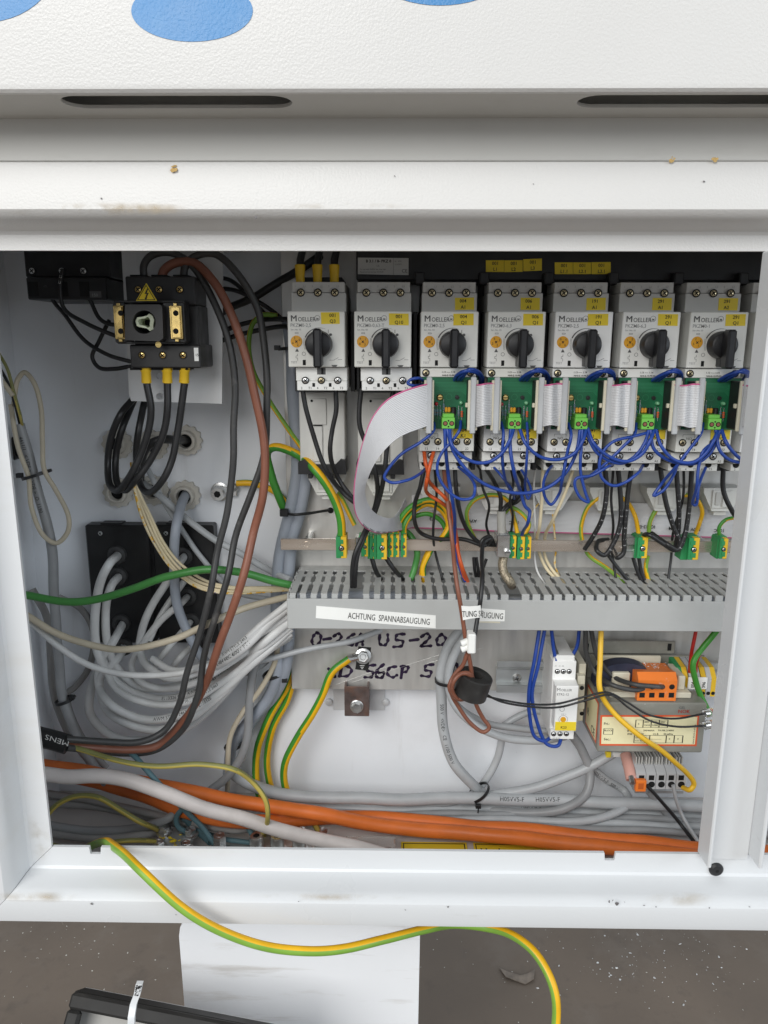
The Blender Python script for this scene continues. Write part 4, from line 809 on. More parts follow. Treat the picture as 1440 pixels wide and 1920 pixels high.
# ============================================================ SLOTTED DUCT
DF = .63; ztop = P(800, 1117, DF).z; zbot = P(800, 1181, DF).z; dx0 = X_(538, 1150, DF); dx1 = .60
du = thing('wiring_duct', (.1, .68, zbot), 'long grey slotted wiring duct with a white warning strip', 'duct')
q = MB(); q.box((dx0, DF, zbot), (dx1, DF + .0022, ztop - .0038), M_duct, .0008); q.box((dx0, DF + .0023, zbot), (dx1, DF + .008, zbot + .0015), M_duct); q.build('cover', du)
q = MB(); q.box((dx0 + .001, .7025, zbot + .002), (dx1, .7195, zbot + .0035), M_duct); q.box((dx0 + .001, .7175, zbot + .0036), (dx1, .7196, ztop - .002), M_duct); q.box((dx0 + .001, .704, ztop - .0018), (dx1, .7196, ztop), M_duct); q.build('base_tray', du)
step = .00945; fw = .0056; nf = int((dx1 - dx0 - .004) / step); k = 0
for i in range(nf):
    x = dx0 + .002 + i * step; px = 720 + x / .655 * 1400
    if any(a < px < b for a, b in ((640, 662), (935, 960))): continue
    open_ = x > X_(830, 1100, .64); a0, a1 = x, x + fw; q = MB(); e = .00165
    ys = [.7038, .694, .6925, .690, .6885, .676, .6745, .672, .6705, .642] if True else []
    lf = [(a0, .7038), (a0, .693), (a0 - e, .6905), (a0 - e, .6875), (a0, .685), (a0, .669), (a0 - e, .6665), (a0 - e, .6635), (a0, .661), (a0, .634)]
    rt = [(a1, y) if xx == a0 else (a1 + e, y) for xx, y in lf][::-1]; dz = random.uniform(-.0006, .0006) if open_ else 0; dl = random.uniform(-.0004, .0004)
    q.prism([(xx + dl, y, ztop - .0012) for xx, y in lf + rt], (0, 0, .0012), M_duct)
    if open_: q.prism([(a0 - .0004 + dl, y, ztop + dz + z) for y, z in ((.6339, .0002), (.6322, .0012), (.6312, .0004), (.6312, -.0042), (.6322, -.0052), (.6332, -.0040), (.6335, -.001))], (fw + .0010, 0, 0), M_duct)
    else: q.box((a0, .6335, ztop - .009), (a1, .6348, ztop - .0013), M_duct)
    q.build('finger', du)
q = MB(); q.box((dx0, .6345, zbot + .002), (dx0 + .0018, .7174, zbot + .012), M_duct)
for j in range(6): q.box((dx0 - .001, .640 + j * .0125, zbot + .0125), (dx0 + .0008, .6462 + j * .0125, ztop - .0022), M_duct)
q.build('end_fingers', du)
sa, sb, sc_, sd = P(593, 1136, DF - .0003), P(817, 1154, DF - .0003), P(817, 1178, DF - .0003), P(592, 1159, DF - .0003)
q = MB(); q.prism([sa, sb, sc_, sd], (0, .0002, 0), M_paper); ux = (sb - sa).normalized(); uy = Vector((-ux.z, 0, ux.x)); s = mpx(700, 1150, DF)
q.text('ACHTUNG  SPANNABSAUGUNG', 17.5 * s, P(652, 1159.5, DF - .0006), M_inkb, ux, uy, sx=.60); q.build('warning_strip', du)
q = MB(); q.prism([P(*p, DF - .0003) for p in ((893, 1140), (947, 1144), (946, 1165), (893, 1165))], (0, .0002, 0), M_paper); q.prism([P(*p, DF - .0001) for p in ((893, 1163), (938, 1166), (938, 1168.5), (893, 1167))], (0, .00008, 0), M_cream); q.text('AUGUNG', 17 * s, P(899, 1158, DF - .0006), M_inkb, (1, 0, -.07), (.07, 0, 1), sx=.60); q.build('torn_warning_strip', du)
wd = []
for j, (zz, yy, m, lab) in enumerate(((.006, .655, W_lgrey, 'pale cable lying inside the duct under its front fingers'), (.012, .672, W_blue_grey, 'blue-grey cable lying in the middle of the duct'), (.008, .69, W_grey, 'grey cable lying deep in the duct along the plate'))):
    q = MB(); q.tube(smooth_path([(dx0 + .004, yy, zbot + zz + .003), (-.02, yy + .004, zbot + zz + .004), (.1, yy - .003, zbot + zz), (.3, yy, zbot + zz + .002), (.58, yy, zbot + zz)]), .0048, m, 10); q.build('duct_cable', None, label=lab, category='cable', group='cables inside the duct')
# paper flag on the black wire
q = MB(); ps = [(865, 1136, .598), (880, 1137, .5975), (896, 1136, .598), (901, 1135, .599)]; pb_ = [(868, 1163, .598), (882, 1160, .5975), (898, 1158, .598), (903, 1157, .599)]
tv = [P(*p) for p in ps] + [P(*p) for p in pb_]; q.add(tv + [v + Vector((0, .0004, 0)) for v in tv], [[i, i + 1, i + 5, i + 4] for i in range(3)] + [[8 + i, 9 + i, 13 + i, 12 + i] for i in range(3)] + [[0, 4, 12, 8], [3, 7, 15, 11]] + [[i, i + 1, i + 9, i + 8] for i in range(3)] + [[4 + i, 5 + i, 13 + i, 12 + i] for i in range(3)], M_paper)
fo = q.build('paper_flag', None, label='white paper flag folded round the black wire in front of the duct', category='label')
q = MB(); q.text('TUNG SP', 16 * s, P(866.5, 1157, .5968), M_inkb, (1, 0, .04), (-.04, 0, 1), sx=.58); q.build('lettering', fo)

# ============================================================ LOWER HARDWARE
# earth lug with sign on the plate
t = thing('earth_lug', P(680, 1245, .72), 'zinc hex bolt and ring lug over a black earth sign sticker', 'bolt')
q = MB(); q.prism([P(*p, .7196) for p in ((672, 1212), (696, 1214), (690, 1258), (666, 1255))], (0, .0003, 0), mat('black_sticker', (.02, .02, .02), .4))
for k, w in enumerate((5, 3.4, 1.8)): a = P(679, 1248 + 3 * k, .7193); q.box(a + Vector((-w * .0005, 0, -.0003)), a + Vector((w * .0005, .0001, .0003)), M_paper, 0)
q.text('PE', .0038, P(681, 1219, .7193), M_inkl); q.build('earth_sign', t)
hexbolt(t, P(681, 1230, .7165), .0062, .005, (0, -.97, .24)); q = MB(); q.tube([P(654, 1235, .713), P(663, 1233, .713), P(681, 1230, .7155)], .0042, M_zinc, 10, r2=.003); q.build('ring_lug', t)
# brown steel bracket
t = thing('steel_bracket', P(670, 1345, .74), 'rusty brown U-shaped steel bracket bolted below the plate', 'bracket'); M_rust = mat('oxidised_steel', (.16, .12, .11), .45, metal=.5, var=.35, vs=60, dirt=[((.25, .11, .06), 40, .55, .7, .5)])
q = MB(); q.pbox(625, 1292, 722, 1332, .743, .0018, M_whitesm, .001); q.build('base_plate', t)
for x in (617, 723): q = MB(); q.lathe(P(x, 1316, .7435), (0, -1, 0), [(0, .0042), (.002, .0038), (.003, .002), (.0032, 0)], M_whitesm, 18); q.build('weld_stud', t)
a, b = P(646, 1343, .707), P(692, 1288, .707); q = MB(); q.box((a.x, .707, a.z), (b.x, .709, b.z), M_rust, .0005); q.box((a.x, .7092, a.z), (a.x + .0022, .7425, b.z), M_rust, .0005); q.box((b.x - .0022, .7092, a.z), (b.x, .7425, b.z), M_rust, .0005); q.box((a.x + .0023, .7095, a.z), (b.x - .0023, .7425, a.z + .002), M_rust, .0005); q.build('channel', t)
hexbolt(t, P(669, 1324, .7068), .0052, .005, (0, -1, 0))
# DIN rail
t = thing('mounting_rail', P(980, 1300, .72), 'galvanised hat-profile mounting rail with a cross-head screw', 'rail'); xa, xb = X_(930, 1270, .712), .58
q = MB()
for y0, y1, Y0, dd in ((1241, 1252, .705, .002), (1252.5, 1254, .705, .009), (1254.5, 1284, .712, .0018), (1284.5, 1286, .705, .009), (1287, 1299, .705, .002)):
    z1_, z0_ = P(980, y0, Y0).z, P(980, y1, Y0).z; q.box((xa, Y0, z0_), (xb, Y0 + dd, z1_), M_dull, .0004)
q.build('rail_profile', t)
q = MB(); c = P(969, 1271, .7118); q.lathe(c, (0, -1, 0), [(0, .0048), (.001, .0046), (.0026, .0030), (.003, 0)], M_zinc, 22)
for w in (R(20), R(110)): u = Vector((math.cos(w), 0, math.sin(w))); v = Vector((-u.z, 0, u.x)); o = c + Vector((0, -.0031, 0)); q.add([o + u * .002 + v * .0004, o - u * .002 + v * .0004, o - u * .002 - v * .0004, o + u * .002 - v * .0004], [[0, 1, 2, 3]], M_dark)
q.build('cross_head_screw', t)
# timing relay
t = thing('timing_relay', P(1060, 1385, .68), 'slim pale grey timing relay with yellow K23 strip on the mounting rail', 'relay'); fY = .650
q = MB(); q.pbox(1036, 1240, 1080, 1275, fY + .012, .05, M_face); q.pbox(1041, 1286, 1083, 1368, fY, .06, M_face, .0006); a = P(1041, 1286, fY); b = P(1083, 1286, fY); c = P(1080, 1274, fY + .012); d = P(1037, 1274, fY + .012); q.add([a, b, c, d], [[0, 1, 2, 3]], M_face); q.pbox(1032, 1368, 1076, 1386, fY + .010, .05, M_face); q.box((a.x + .0002, fY + .013, P(1060, 1380, fY).z), (b.x - .0006, .712, P(1060, 1232, .66).z), M_face, .001)
q.build('housing', t)
for x in (1045, 1056, 1067): terminal_screw(t, P(x, 1259, fY + .0118), .0024, m=M_zinc)
for x in (1038, 1050, 1062): terminal_screw(t, P(x, 1376, fY + .0098), .0024, m=M_zinc)
q = MB(); s = mpx(1060, 1300, fY); Yp = fY - .0002; q.text('M', 9 * s, P(1044, 1296, Yp), M_ink); q.text('OELLER', 6.6 * s, P(1052, 1296, Yp), M_ink, sx=.9); q.text('ETR2-12', 6.4 * s, P(1044, 1304, Yp), M_ink); q.text('100h', 4 * s, P(1044, 1322, Yp), M_inkl); q.text('0,05-1s', 3.4 * s, P(1052, 1340, Yp), M_inkl); q.text('A1  15  A2', 4 * s, P(1040, 1250, fY + .0118), M_inkl); q.text('16 18 A2', 4 * s, P(1036, 1385, fY + .0098), M_inkl)
for x, y, r in ((1056, 1349, 8), (1054, 1330, 4)): q.ring(P(x, y, Yp), (0, -1, 0), [(0, r * s), (.00003, r * s), (.00003, (r + .7) * s), (0, (r + .7) * s)], M_inkl, 18)
q.build('printed_lettering', t)
q = MB(); q.lathe(P(1056, 1349, fY), (0, -1, 0), [(0, 5.5 * s), (.0006, 5 * s), (.0006, 0)], M_dial, 16); q.build('time_dial', t)
q = MB(); q.pbox(1041, 1354, 1080, 1370, fY - .0006, .0008, M_yst, .0001); q.text('K23', 7 * s, P(1051, 1366, fY - .0008), M_inkb, bold=.01); q.build('yellow_strip', t)
t = thing('terminal_block', P(1092, 1355, .68), 'beige narrow end terminal clamped beside the timing relay', 'terminal'); q = MB(); q.pbox(1083, 1245, 1096, 1352, .672, .04, M_cream); q.pbox(1083, 1268, 1097, 1284, .665, .008, M_cream); q.pbox(1083, 1318, 1096, 1330, .667, .006, M_cream); q.build('housing', t)
for y in (1290, 1338): q = MB(); q.lathe(P(1091, y, .6648 if y < 1300 else .6718), (0, -1, 0), [(0, .0022), (.0001, 0)], M_dark, 14); q.build('screw_hole', t)

# transformer
t = thing('control_transformer', P(1220, 1412, .70), 'grey control transformer with cream rating label and orange terminal block', 'transformer')
M_core = mat('transformer_lacquer', (.23, .225, .195), .4, var=.08, vs=20, dirt=[((.42, .41, .37), 30, .5, .75, .45), ((.75, .75, .73), 260, .68, .73, .7)]); TF = .645
xL, xR = X_(1123, 1360, TF), X_(1322, 1360, TF); zT, zB = P(1220, 1318, TF).z, P(1220, 1411, TF).z
q = MB(); q.box((xL, TF, zB), (xR, .715, zT), M_core, .0012); q.build('laminated_core', t)
q = MB(); q.pbox(1102, 1202, 1266, 1226, .703, .0025, M_core, .001); z_ = P(1200, 1226, .703).z; q.box((X_(1102, 1220, .703), .700, z_ - .03), (X_(1320, 1220, .703), .7029, z_ - .0002), M_core); q.build('mounting_flange', t)
q = MB()
for x in (1097, 1252): q.pbox(x, 1207, x + 7, 1220, .7026, .0004, M_dark, 0)
q.build('flange_slot', t)
zb_ = zT
q = MB(); cx = X_(1215, 1300, .67); q.box((X_(1140, 1300, .66), .654, zb_ + .0002), (X_(1292, 1300, .66), .700, zb_ + .006), M_cream, .001); q.box((X_(1147, 1270, .665), .662, zb_ + .0061), (X_(1180, 1270, .665), .690, zb_ + .022), M_cream, .001); q.box((X_(1268, 1270, .665), .660, zb_ + .0061), (X_(1282, 1270, .665), .690, zb_ + .020), M_cream, .001); q.box((X_(1120, 1240, .69), .6905, zb_ + .0061), (X_(1240, 1240, .69), .694, zb_ + .027), M_cream, .004); q.build('bobbin', t)
M_coil = mat('coil_tape_navy', (.025, .028, .05), .45, var=.3, vs=50); q = MB(); c0 = Vector((X_(1165, 1270, .675), .676, zb_ + .006)); vs = []
q.prism([c0 + Vector((-.028, -.010, 0))] + [c0 + Vector((-.028 * math.cos(R(a)), -.010, .024 * math.sin(R(a)) ** .7)) for a in range(8, 180, 12)] + [c0 + Vector((.028, -.010, 0))], (0, .0145, 0), M_coil); q.build('coil', t)
q = MB(); oY = .648; xa, xb = X_(1196, 1290, oY), X_(1269, 1290, oY); z0, z1, z2 = P(1230, 1314, oY).z, P(1230, 1276, oY).z, P(1230, 1258, oY + .02).z
q.prism([(xa, oY, z0), (xa, oY, z1), (xa, oY + .006, z1 + .006), (xa, oY + .020, z2 + .002), (xa, oY + .034, z2 + .002), (xa, oY + .034, z0)], (xb - xa, 0, 0), M_orange_p); ob = q.build('terminal_row', t, label='orange spring terminal row on top of the transformer')
q = MB()
for k in range(4):
    x = 1204 + 18.3 * k; q.pbox(x - 5, 1299, x + 5, 1308, oY - .0002, .0004, M_dark, 0); q.lathe(P(x + 1, 1288, oY), (0, -1, 0), [(0, .0027), (.0001, 0)], M_dark, 16)
q.build('wire_hole', ob)
def label_plate(parent, pts, Y, name='rating_label'):
    q = MB(); q.prism([P(*p, Y - .0002) for p in pts], (0, .00015, 0), mat('label_red', (.70, .10, .03), .45)); c = (sum(p[0] for p in pts) / 4, sum(p[1] for p in pts) / 4)
    ins = [(x + (3.2 if x < c[0] else -3.2), y + (3.2 if y < c[1] else -3.2)) for x, y in pts]; q.prism([P(*p, Y - .0004) for p in ins], (0, .00015, 0), mat('label_cream', (.80, .74, .46), .5)); return q
q = label_plate(t, ((1126, 1341), (1311, 1341), (1306, 1399), (1124, 1398)), TF); s = mpx(1220, 1370, TF); Yp = TF - .0006
for x, y, sz, tx in ((1132, 1359, 7, 'Pri.:'), (1132, 1388, 7, 'Sec.:'), (1176, 1372, 5.6, 'B 00090'), (1206, 1371, 4.6, '200/460VA'), (1234, 1371, 4.6, 'FA-NR.:214094'), (1176, 1378, 5.2, 'IP00'), (1196, 1378, 5.2, 'ta 40'), (1224, 1378, 5.2, 'CL.B'), (1244, 1378, 5.2, '50-60Hz'), (1196, 1359, 5, '0'), (1208, 1355, 4.4, '380V'), (1208, 1361, 4.4, '0,61A'), (1223, 1355, 4.4, '400V'), (1223, 1361, 4.4, '0,58A'), (1238, 1355, 4.4, '420V'), (1238, 1361, 4.4, '0,55A'), (1191, 1384, 4.4, '230V - 0,8A'), (1191, 1390, 4.4, 'o-o  0,8AT'), (1254, 1387, 4.6, '0'), (1270, 1387, 4.6, '0'), (1133, 1371, 4.8, 'BLOCK')):
    q.text(tx, sz * s, P(x, y, Yp), M_inkb, bold=.012)
q.text('www.block-trafo.de', 5 * s, P(1301, 1395, Yp), M_inkb, (0, 0, 1), (-1, 0, 0))
def frame_(x0, y0, x1, y1):
    for a, b in (((x0, y0), (x1, y0)), ((x0, y1), (x1, y1)), ((x0, y0), (x0, y1)), ((x1, y0), (x1, y1))): q.box(P(*a, Yp) - Vector((.0001, 0, .0001)), P(*b, Yp) + Vector((.0001, .00004, .0001)), M_inkb, 0)
for x0, y0, x1, y1 in ((1192, 1350, 1206, 1364), (1206, 1350, 1221, 1364), (1221, 1350, 1236, 1364), (1236, 1350, 1252, 1364), (1189, 1379, 1218, 1393), (1218, 1379, 1249, 1393), (1249, 1379, 1264, 1393), (1264, 1379, 1280, 1393), (1132, 1366, 1149, 1377)): frame_(x0, y0, x1, y1)
q.box(P(1220, 1385.5, Yp) - Vector((0, 0, .0002)), P(1240, 1386.5, Yp) + Vector((0, .0001, .0001)), M_inkb, 0); q.build('rating_label', t)
q = MB(); xs = xL - .0003; q.prism([(xs, .650, zB + .006), (xs, .690, zB + .006), (xs, .690, zT - .003), (xs, .650, zT - .003)], (.0002, 0, 0), MATS['label_red']); q.prism([(xs - .0002, .652, zB + .008), (xs - .0002, .688, zB + .008), (xs - .0002, .688, zT - .005), (xs - .0002, .652, zT - .005)], (.0001, 0, 0), MATS['label_cream']); q.text('CE', .011, (xs - .0005, .668, zB + .010), M_inkb, (0, -1, 0), (0, 0, 1)); q.text('R', .010, (xs - .0005, .684, zB + .020), M_inkb, (0, -1, 0), (0, 0, 1)); q.build('side_label', t)
q = MB(); q.text('NOK', .005, P(1271, 1337, TF - .0004), mat('red_stamp', (.35, .03, .02), .6), bold=.01); q.text('GEL', .0035, P(1273, 1329, TF - .0004), M_ink); q.build('stamp', t)
# grey spring terminal strip below
t = thing('spring_terminal_strip', P(1240, 1485, .71), 'grey five-way spring terminal strip with orange end marker', 'terminal strip'); sY = .668
zA, zBq, zC = P(1240, 1451, sY).z, P(1240, 1480, sY).z, P(1240, 1424, sY + .03).z; M_tg = mat('terminal_grey', (.47, .475, .48), .42, var=.05, dirt=[((.75, .75, .75), 200, .66, .72, .5)])
q = MB(); q.pbox(1190, 1482, 1282, 1488, .690, .03, M_dull); q.build('carrier', t)
for k in range(5):
    xa, xb = X_(1192 + 19.0 * k, 1465, sY), X_(1210 + 19.0 * k, 1465, sY); q = MB(); q.prism([(xa, sY, zBq), (xa, sY, zA), (xa, sY + .004, zA + .003), (xa, sY + .034, zA + .012), (xa, sY + .045, zA + .008), (xa, sY + .045, zBq)], (xb - xa, 0, 0), M_tg)
    for j in range(3): x_ = xa + (xb - xa) * (.2 + .3 * j); q.box((x_ - .0006, sY + .008, zA + .005), (x_ + .0006, sY + .034, zA + .0135), M_body, .0003)
    tm = q.build('terminal', t, label='grey spring terminal'); q = MB(); cx = 1203 + 18.6 * k; q.pbox(cx - 5, 1454, cx + 5, 1463, sY - .0002, .0004, M_dark, 0); q.lathe(P(cx, 1471, sY - .0001), (0, -1, 0), [(0, .0034), (.0001, 0)], M_dark, 18); q.build('wire_hole', tm)
q = MB(); q.pbox(1192, 1464, 1212, 1485, sY - .006, .005, M_orange_p, .0006); q.pbox(1197, 1469, 1207, 1480, sY - .0062, .0004, mat('dark_orange_rib', (.5, .11, .02), .5), .0001); q.build('orange_marker', t)  # small rib in a darker orange on the marker face
q = MB(); c = P(1182, 1440, .676); q.tube([P(1173, 1415, .690), P(1180, 1442, .676), P(1184, 1462, .668)], .0055, mat('salmon_plastic', (.66, .36, .30), .45), 14); q.tube([P(1183, 1456, .6665), P(1186, 1469, .660)], .0026, M_zinc, 12); q.build('test_socket', t)
q = MB(); q.pbox(1150, 1412, 1190, 1420, .695, .006, M_paper); q.pbox(1137, 1411, 1146, 1421, .694, .006, M_yst); q.build('fuse', t)
# small marked terminals by the upright
t = thing('marked_terminals', P(1310, 1335, .70), 'small yellow and green rail terminals with hand-lettered white tags', 'terminals')
for k, (x, m) in enumerate(((1275, M_pegreen), (1284, M_peyel), (1296, M_tg), (1307, M_tg), (1318, M_peyel), (1328, M_tg), (1337, M_peyel))):
    q = MB(); xa, xb = X_(x - 4.6, 1290, .672), X_(x + 4.6, 1290, .672); z0, z1 = P(x, 1312 - k * 1, .672).z, P(x, 1272, .672).z; q.prism([(xa, .672, z0), (xa, .672, z1), (xa, .680, z1 + .008), (xa, .700, z1 + .010), (xa, .704, z0)], (xb - xa, 0, 0), m); tm = q.build('terminal', t)
    q = MB(); q.lathe(P(x, 1300, .6718), (0, -1, 0), [(0, .0019), (.0001, 0)], M_dark, 14); q.build('wire_hole', tm)
q = MB(); q.pbox(1290, 1270, 1326, 1292, .670, .0006, M_paper, 0)
for x, tx in ((1301, '004'), (1310, '5'), (1322, '396')): q.text(tx, .0042, P(x, 1290, .6697), M_inkb, (0, 0, 1), (-1, 0, 0), bold=.02)
q.build('white_tag', t)
for y, lab in ((1338, 'clear crimped splice on the upper thin black wire'), (1360, 'clear crimped splice on the lower thin black wire')):
    q = MB(); q.tube([P(1318, y + 2, .635), P(1322, y, .635), P(1336, y - 3, .637)], .0040, M_clear, 12); q.tube([P(1322, y, .635), P(1330, y - 1, .636)], .0018, M_zinc, 8); q.build('crimp_splice', None, label=lab, category='splice', group='clear crimp splices')
q = MB(); q.pbox(1310, 1322, 1325, 1336, .655, .01, M_peyel); q.build('yellow_cap', t)
# ferrite ring, connector block
c = P(887, 1284, .612); ax = Vector((.26, -.10, .96)).normalized(); q = MB(); q.ring(c, ax, [(-.0100, .0062), (.0100, .0062), (.0106, .0070), (.0106, .0140), (.0098, .0150), (-.0098, .0150), (-.0106, .0140), (-.0106, .0070)], mat('ferrite_black', (.032, .031, .03), .38, var=.4, vs=60, dirt=[((.16, .15, .14), 60, .58, .75, .5)]), 30)
q.build('ferrite_ring', None, label='black ferrite ring hanging in the brown wire', category='ferrite ring')
t = thing('connector_block', P(878, 1215, .60), 'small white screw connector block joining the black wire', 'connector'); q = MB(); q.box(P(874, 1216, .604), P(893, 1190, .592), M_paper, .001); q.build('housing', t)
for dy in (0, 11): q = MB(); a = P(877, 1202 + dy, .598); q.ring(a, (-.9, -.15, -.35), [(0, .0019), (.006, .0019), (.006, .0029), (0, .0029)], M_paper, 16); q.build('wire_barrel', t)
# shielded cable pieces at the clamp
q = MB(); q.tube(path([(940, 958, .672), (940, 980, .672), (941, 1003, .672)]), .0040, M_sleeve, 14); sv = q.build('sheath_sleeve', None, label='translucent sleeve on the shielded cable above its clamp', category='sleeve')
q = MB(); q.tube(path([(944, 1046, .672), (942, 1060, .668), (946, 1076, .664), (956, 1090, .66), (960, 1098, .668)]), .0042, M_braid, 14); q.build('braided_shield', None, label='braided metal shield dropping from the clamp into the duct', category='cable')

# ============================================================ FLOOR OF THE CABINET: earth rail, bolts, stickers
FZ = -.491
def fz(x, y, h=0): return PZ(x, y, FZ + h)
t = thing('earth_rail', fz(500, 1585), 'galvanised earth rail with socket bolts along the cabinet floor', 'earth rail')
q = MB(); a, b = fz(395, 1592, .012), fz(660, 1592, .012); q.box((a.x, .614, Z + FZ + .004), (b.x, .655, Z + FZ + .010), M_dull, .0005); q.box((a.x, .625, Z + FZ + .0001), (a.x + .02, .645, Z + FZ + .004), M_dull); q.box((b.x - .02, .625, Z + FZ + .0001), (b.x, .645, Z + FZ + .004), M_dull); q.build('flat_bar', t)
for k, x in enumerate((412, 481, 520, 561, 602)):
    c = PZ(x, 1593, FZ + .0101); c = Vector((P(x, 1580, .636).x, .636, Z + FZ + .0101)); hexbolt(t, c, .0068, .0135, (0, 0, 1), socket=k > 0, name='socket_bolt' if k else 'hex_bolt')
    if k: q = MB(); q.tube([c + Vector((0, .004, .010)), c + Vector((.001, .016, .010))], .0042, M_zinc, 10); q.build('cable_lug', t)
t = thing('floor_terminal_plate', fz(335, 1575), 'small bolted steel plate on the cabinet floor with a scraped yellow mark', 'plate')
cz = Z + FZ; a, b = fz(292, 1590, .016), fz(364, 1560, .016); q = MB(); q.box((a.x, .616, cz + .010), (b.x, .660, cz + .015), M_dull, .0008); q.box((a.x + .008, .62, cz), (b.x - .008, .655, cz + .0099), M_dull); q.build('steel_plate', t)
for x, Y in ((309, .652), (358, .650), (297, .630), (347, .628)): c = Vector((P(x, 1570, Y).x, Y, cz + .0151)); hexbolt(t, c, .0058, .0055, (0, 0, 1))
q = MB()
for k in range(16): c = Vector((P(325, 1575, .65).x + random.uniform(-.012, .012), .640 + random.uniform(-.009, .009), cz + .0152)); fleck(q, c, random.uniform(.002, .004), M_yst, (0, 0, 1), 6)
q.build('yellow_mark', t)
q = MB(); a, b = fz(640, 1590, .02), fz(770, 1590, .02); x0, x1 = P(650, 1580, .65).x, P(742, 1580, .65).x
q.box((x0, .626, cz + .002), (x1, .6272, cz + .020), M_clear, .0003); q.box((x0, .6273, cz + .0188), (x1, .644, cz + .020), M_clear, .0003)
for k in range(4): xx = x0 + (x1 - x0) * k / 3.0; q.box((xx, .6245, cz + .002), (xx + .0012, .6259, cz + .020), M_clear, .0002)
q.box((x0, .634, cz), (x0 + .0015, .642, cz + .0187), M_clear); q.box((x1 - .0015, .634, cz), (x1, .642, cz + .0187), M_clear)
q.build('clear_cover', None, label='clear plastic terminal cover on the cabinet floor beside the pale cable', category='cover')
for x0p, x1p, lab, tx in ((752, 876, 'blank yellow warning sticker with black border on the cabinet floor', ''), (888, 1050, 'yellow floor sticker lettered Hochspannungsprüfung', 'Hochspannungsprüfung')):
    x0, x1 = fz(x0p, 1590).x, fz(x1p + (20 if tx else 0), 1590).x; y0, y1 = .620, .662; zz = cz + .0006; q = MB(); q.prism([(x0, y0, zz), (x1, y0, zz), (x1, y1, zz), (x0, y1, zz)], (0, 0, .0003), M_yst)
    for aa, bb_ in (((x0 + .002, y1 - .003), (x1 - .002, y1 - .002)), ((x0 + .002, y0 + .002), (x1 - .002, y0 + .003)), ((x0 + .002, y0 + .003), (x0 + .003, y1 - .003)), ((x1 - .003, y0 + .003), (x1 - .002, y1 - .003))): q.box((aa[0], aa[1], zz + .0003), (bb_[0], bb_[1], zz + .0004), M_inkb, 0)
    if tx: q.text(tx, .0105, (x0 + .006, .6455, zz + .0006), M_inkb, (1, 0, 0), (0, 1, 0), bold=.02)
    q.build('floor_sticker', None, label=lab, category='sticker')
q = MB()
for i in range(260):
    x, y = random.uniform(1080, 1300), random.uniform(1485, 1600)
    if i < 110: c = fz(random.uniform(700, 1300), random.uniform(1540, 1592)) + Vector((0, 0, .0004)); nn = (0, 0, 1)
    elif i < 190: c = Vector((random.uniform(X_(1090, 1090, .67), .33), random.uniform(.636, .70), ztop + .0003)); nn = (0, 0, 1)
    else: c = Vector((random.uniform(X_(1185, 1250, .66), X_(1268, 1250, .66)), random.uniform(oY + .02, oY + .034), z2 + .0022)); nn = (0, -.3, 1)
    fleck(q, c, random.uniform(.0004, .0011), M_chip2, nn)
q.build('debris', None, kind='stuff', label='fine metal chips sprinkled over the duct, floor and transformer')
# ============================================================ WIRES AND CABLES
setoff(0); FR = (0, -1, 0); UPF = (0, -.8, .6)
# ---- side wall of the left bay
wire('grey_cable', 'thick grey printed cable hanging down inside the side wall', W_grey2, 18, [(36, 795, .70), (55, 860), (74, 930), (92, 1000), (100, 1080), (105, 1150), (108, 1230), (116, 1295), (135, 1355), (160, 1415), (200, 1470)], text=[('4411/1   < VDE >   < VDE >  O  1190', .0048, .03, FR, M_inkb)])
wire('beige_cable', 'thin beige cable tied into a long hanging loop by the side wall', W_beige, 9, [(20, 758, .692), (34, 840), (52, 895), (61, 955), (82, 1004), (106, 1018), (126, 998), (127, 968), (105, 920), (84, 882), (80, 830), (77, 770), (62, 716), (46, 699), (34, 712), (28, 738), (26, 760, .70)])
wire('beige_cable', 'beige cable stub entering from behind the post above the tied loop', W_beige, 9, [(-25, 690, .66), (0, 712), (24, 742)])
wire('earth_wire', 'olive green earth core leaving the grey cable by the side wall', W_olg, 6, [(-10, 650, .68), (12, 690), (26, 735), (36, 770), (42, 798, .70)], gy=PEO)
wire('black_wire', 'black core leaving the grey cable by the side wall', W_black, 6, [(-10, 675, .69), (14, 715), (28, 755), (38, 798, .702)])
wire('grey_cable', 'dark grey cable behind the post running down past the green cable', W_dusty, 14, [(60, 1105, .72), (85, 1150), (95, 1230), (100, 1290), (125, 1370), (170, 1430)])
wire('grey_cable', 'second dark grey cable bending behind the thick hanging one', W_dusty, 12, [(110, 1120, .735), (150, 1140), (172, 1175), (168, 1250), (140, 1290), (128, 1300), (135, 1345), (165, 1400), (200, 1440)])
cable_tie('black cable tie round the beige loop and grey cable', P(69, 890, .70), (.3, 0, -1), .013, (-1, -.3, 0), 0)
cable_tie('black cable tie low on the grey cables by the side wall', P(121, 1313, .70), (.25, 0, -1), .0085, (1, -.3, .5), .006)
# ---- through the left bay
wire('green_cable', 'green cable crossing in front of the black entry boxes to the duct', W_green, 15, [(20, 1110, .655), (50, 1118), (120, 1127), (185, 1122), (250, 1104), (320, 1080), (385, 1066), (440, 1073), (500, 1087, .665), (545, 1097, .672)])
wire('beige_cable', 'beige cable sagging in front of the entry boxes below the green one', W_beige, 13, [(20, 1140, .64), (50, 1155), (100, 1184), (160, 1206), (215, 1217), (270, 1214), (330, 1197), (400, 1165), (460, 1140, .66), (520, 1124, .672), (545, 1118, .68)])
wire('grey_cable', 'pale grey cable dipping beneath the beige one from the post', W_lgrey, 12, [(30, 1145, .645), (65, 1172), (105, 1208), (160, 1244), (225, 1264), (300, 1266), (350, 1258), (420, 1235, .665), (545, 1158, .68)])
G1 = 'pale cable arcs from the entry boxes into the duct'
T1 = ('E113326 CSA  AWM STYLE 2463  VW-1  E113326', .0046)
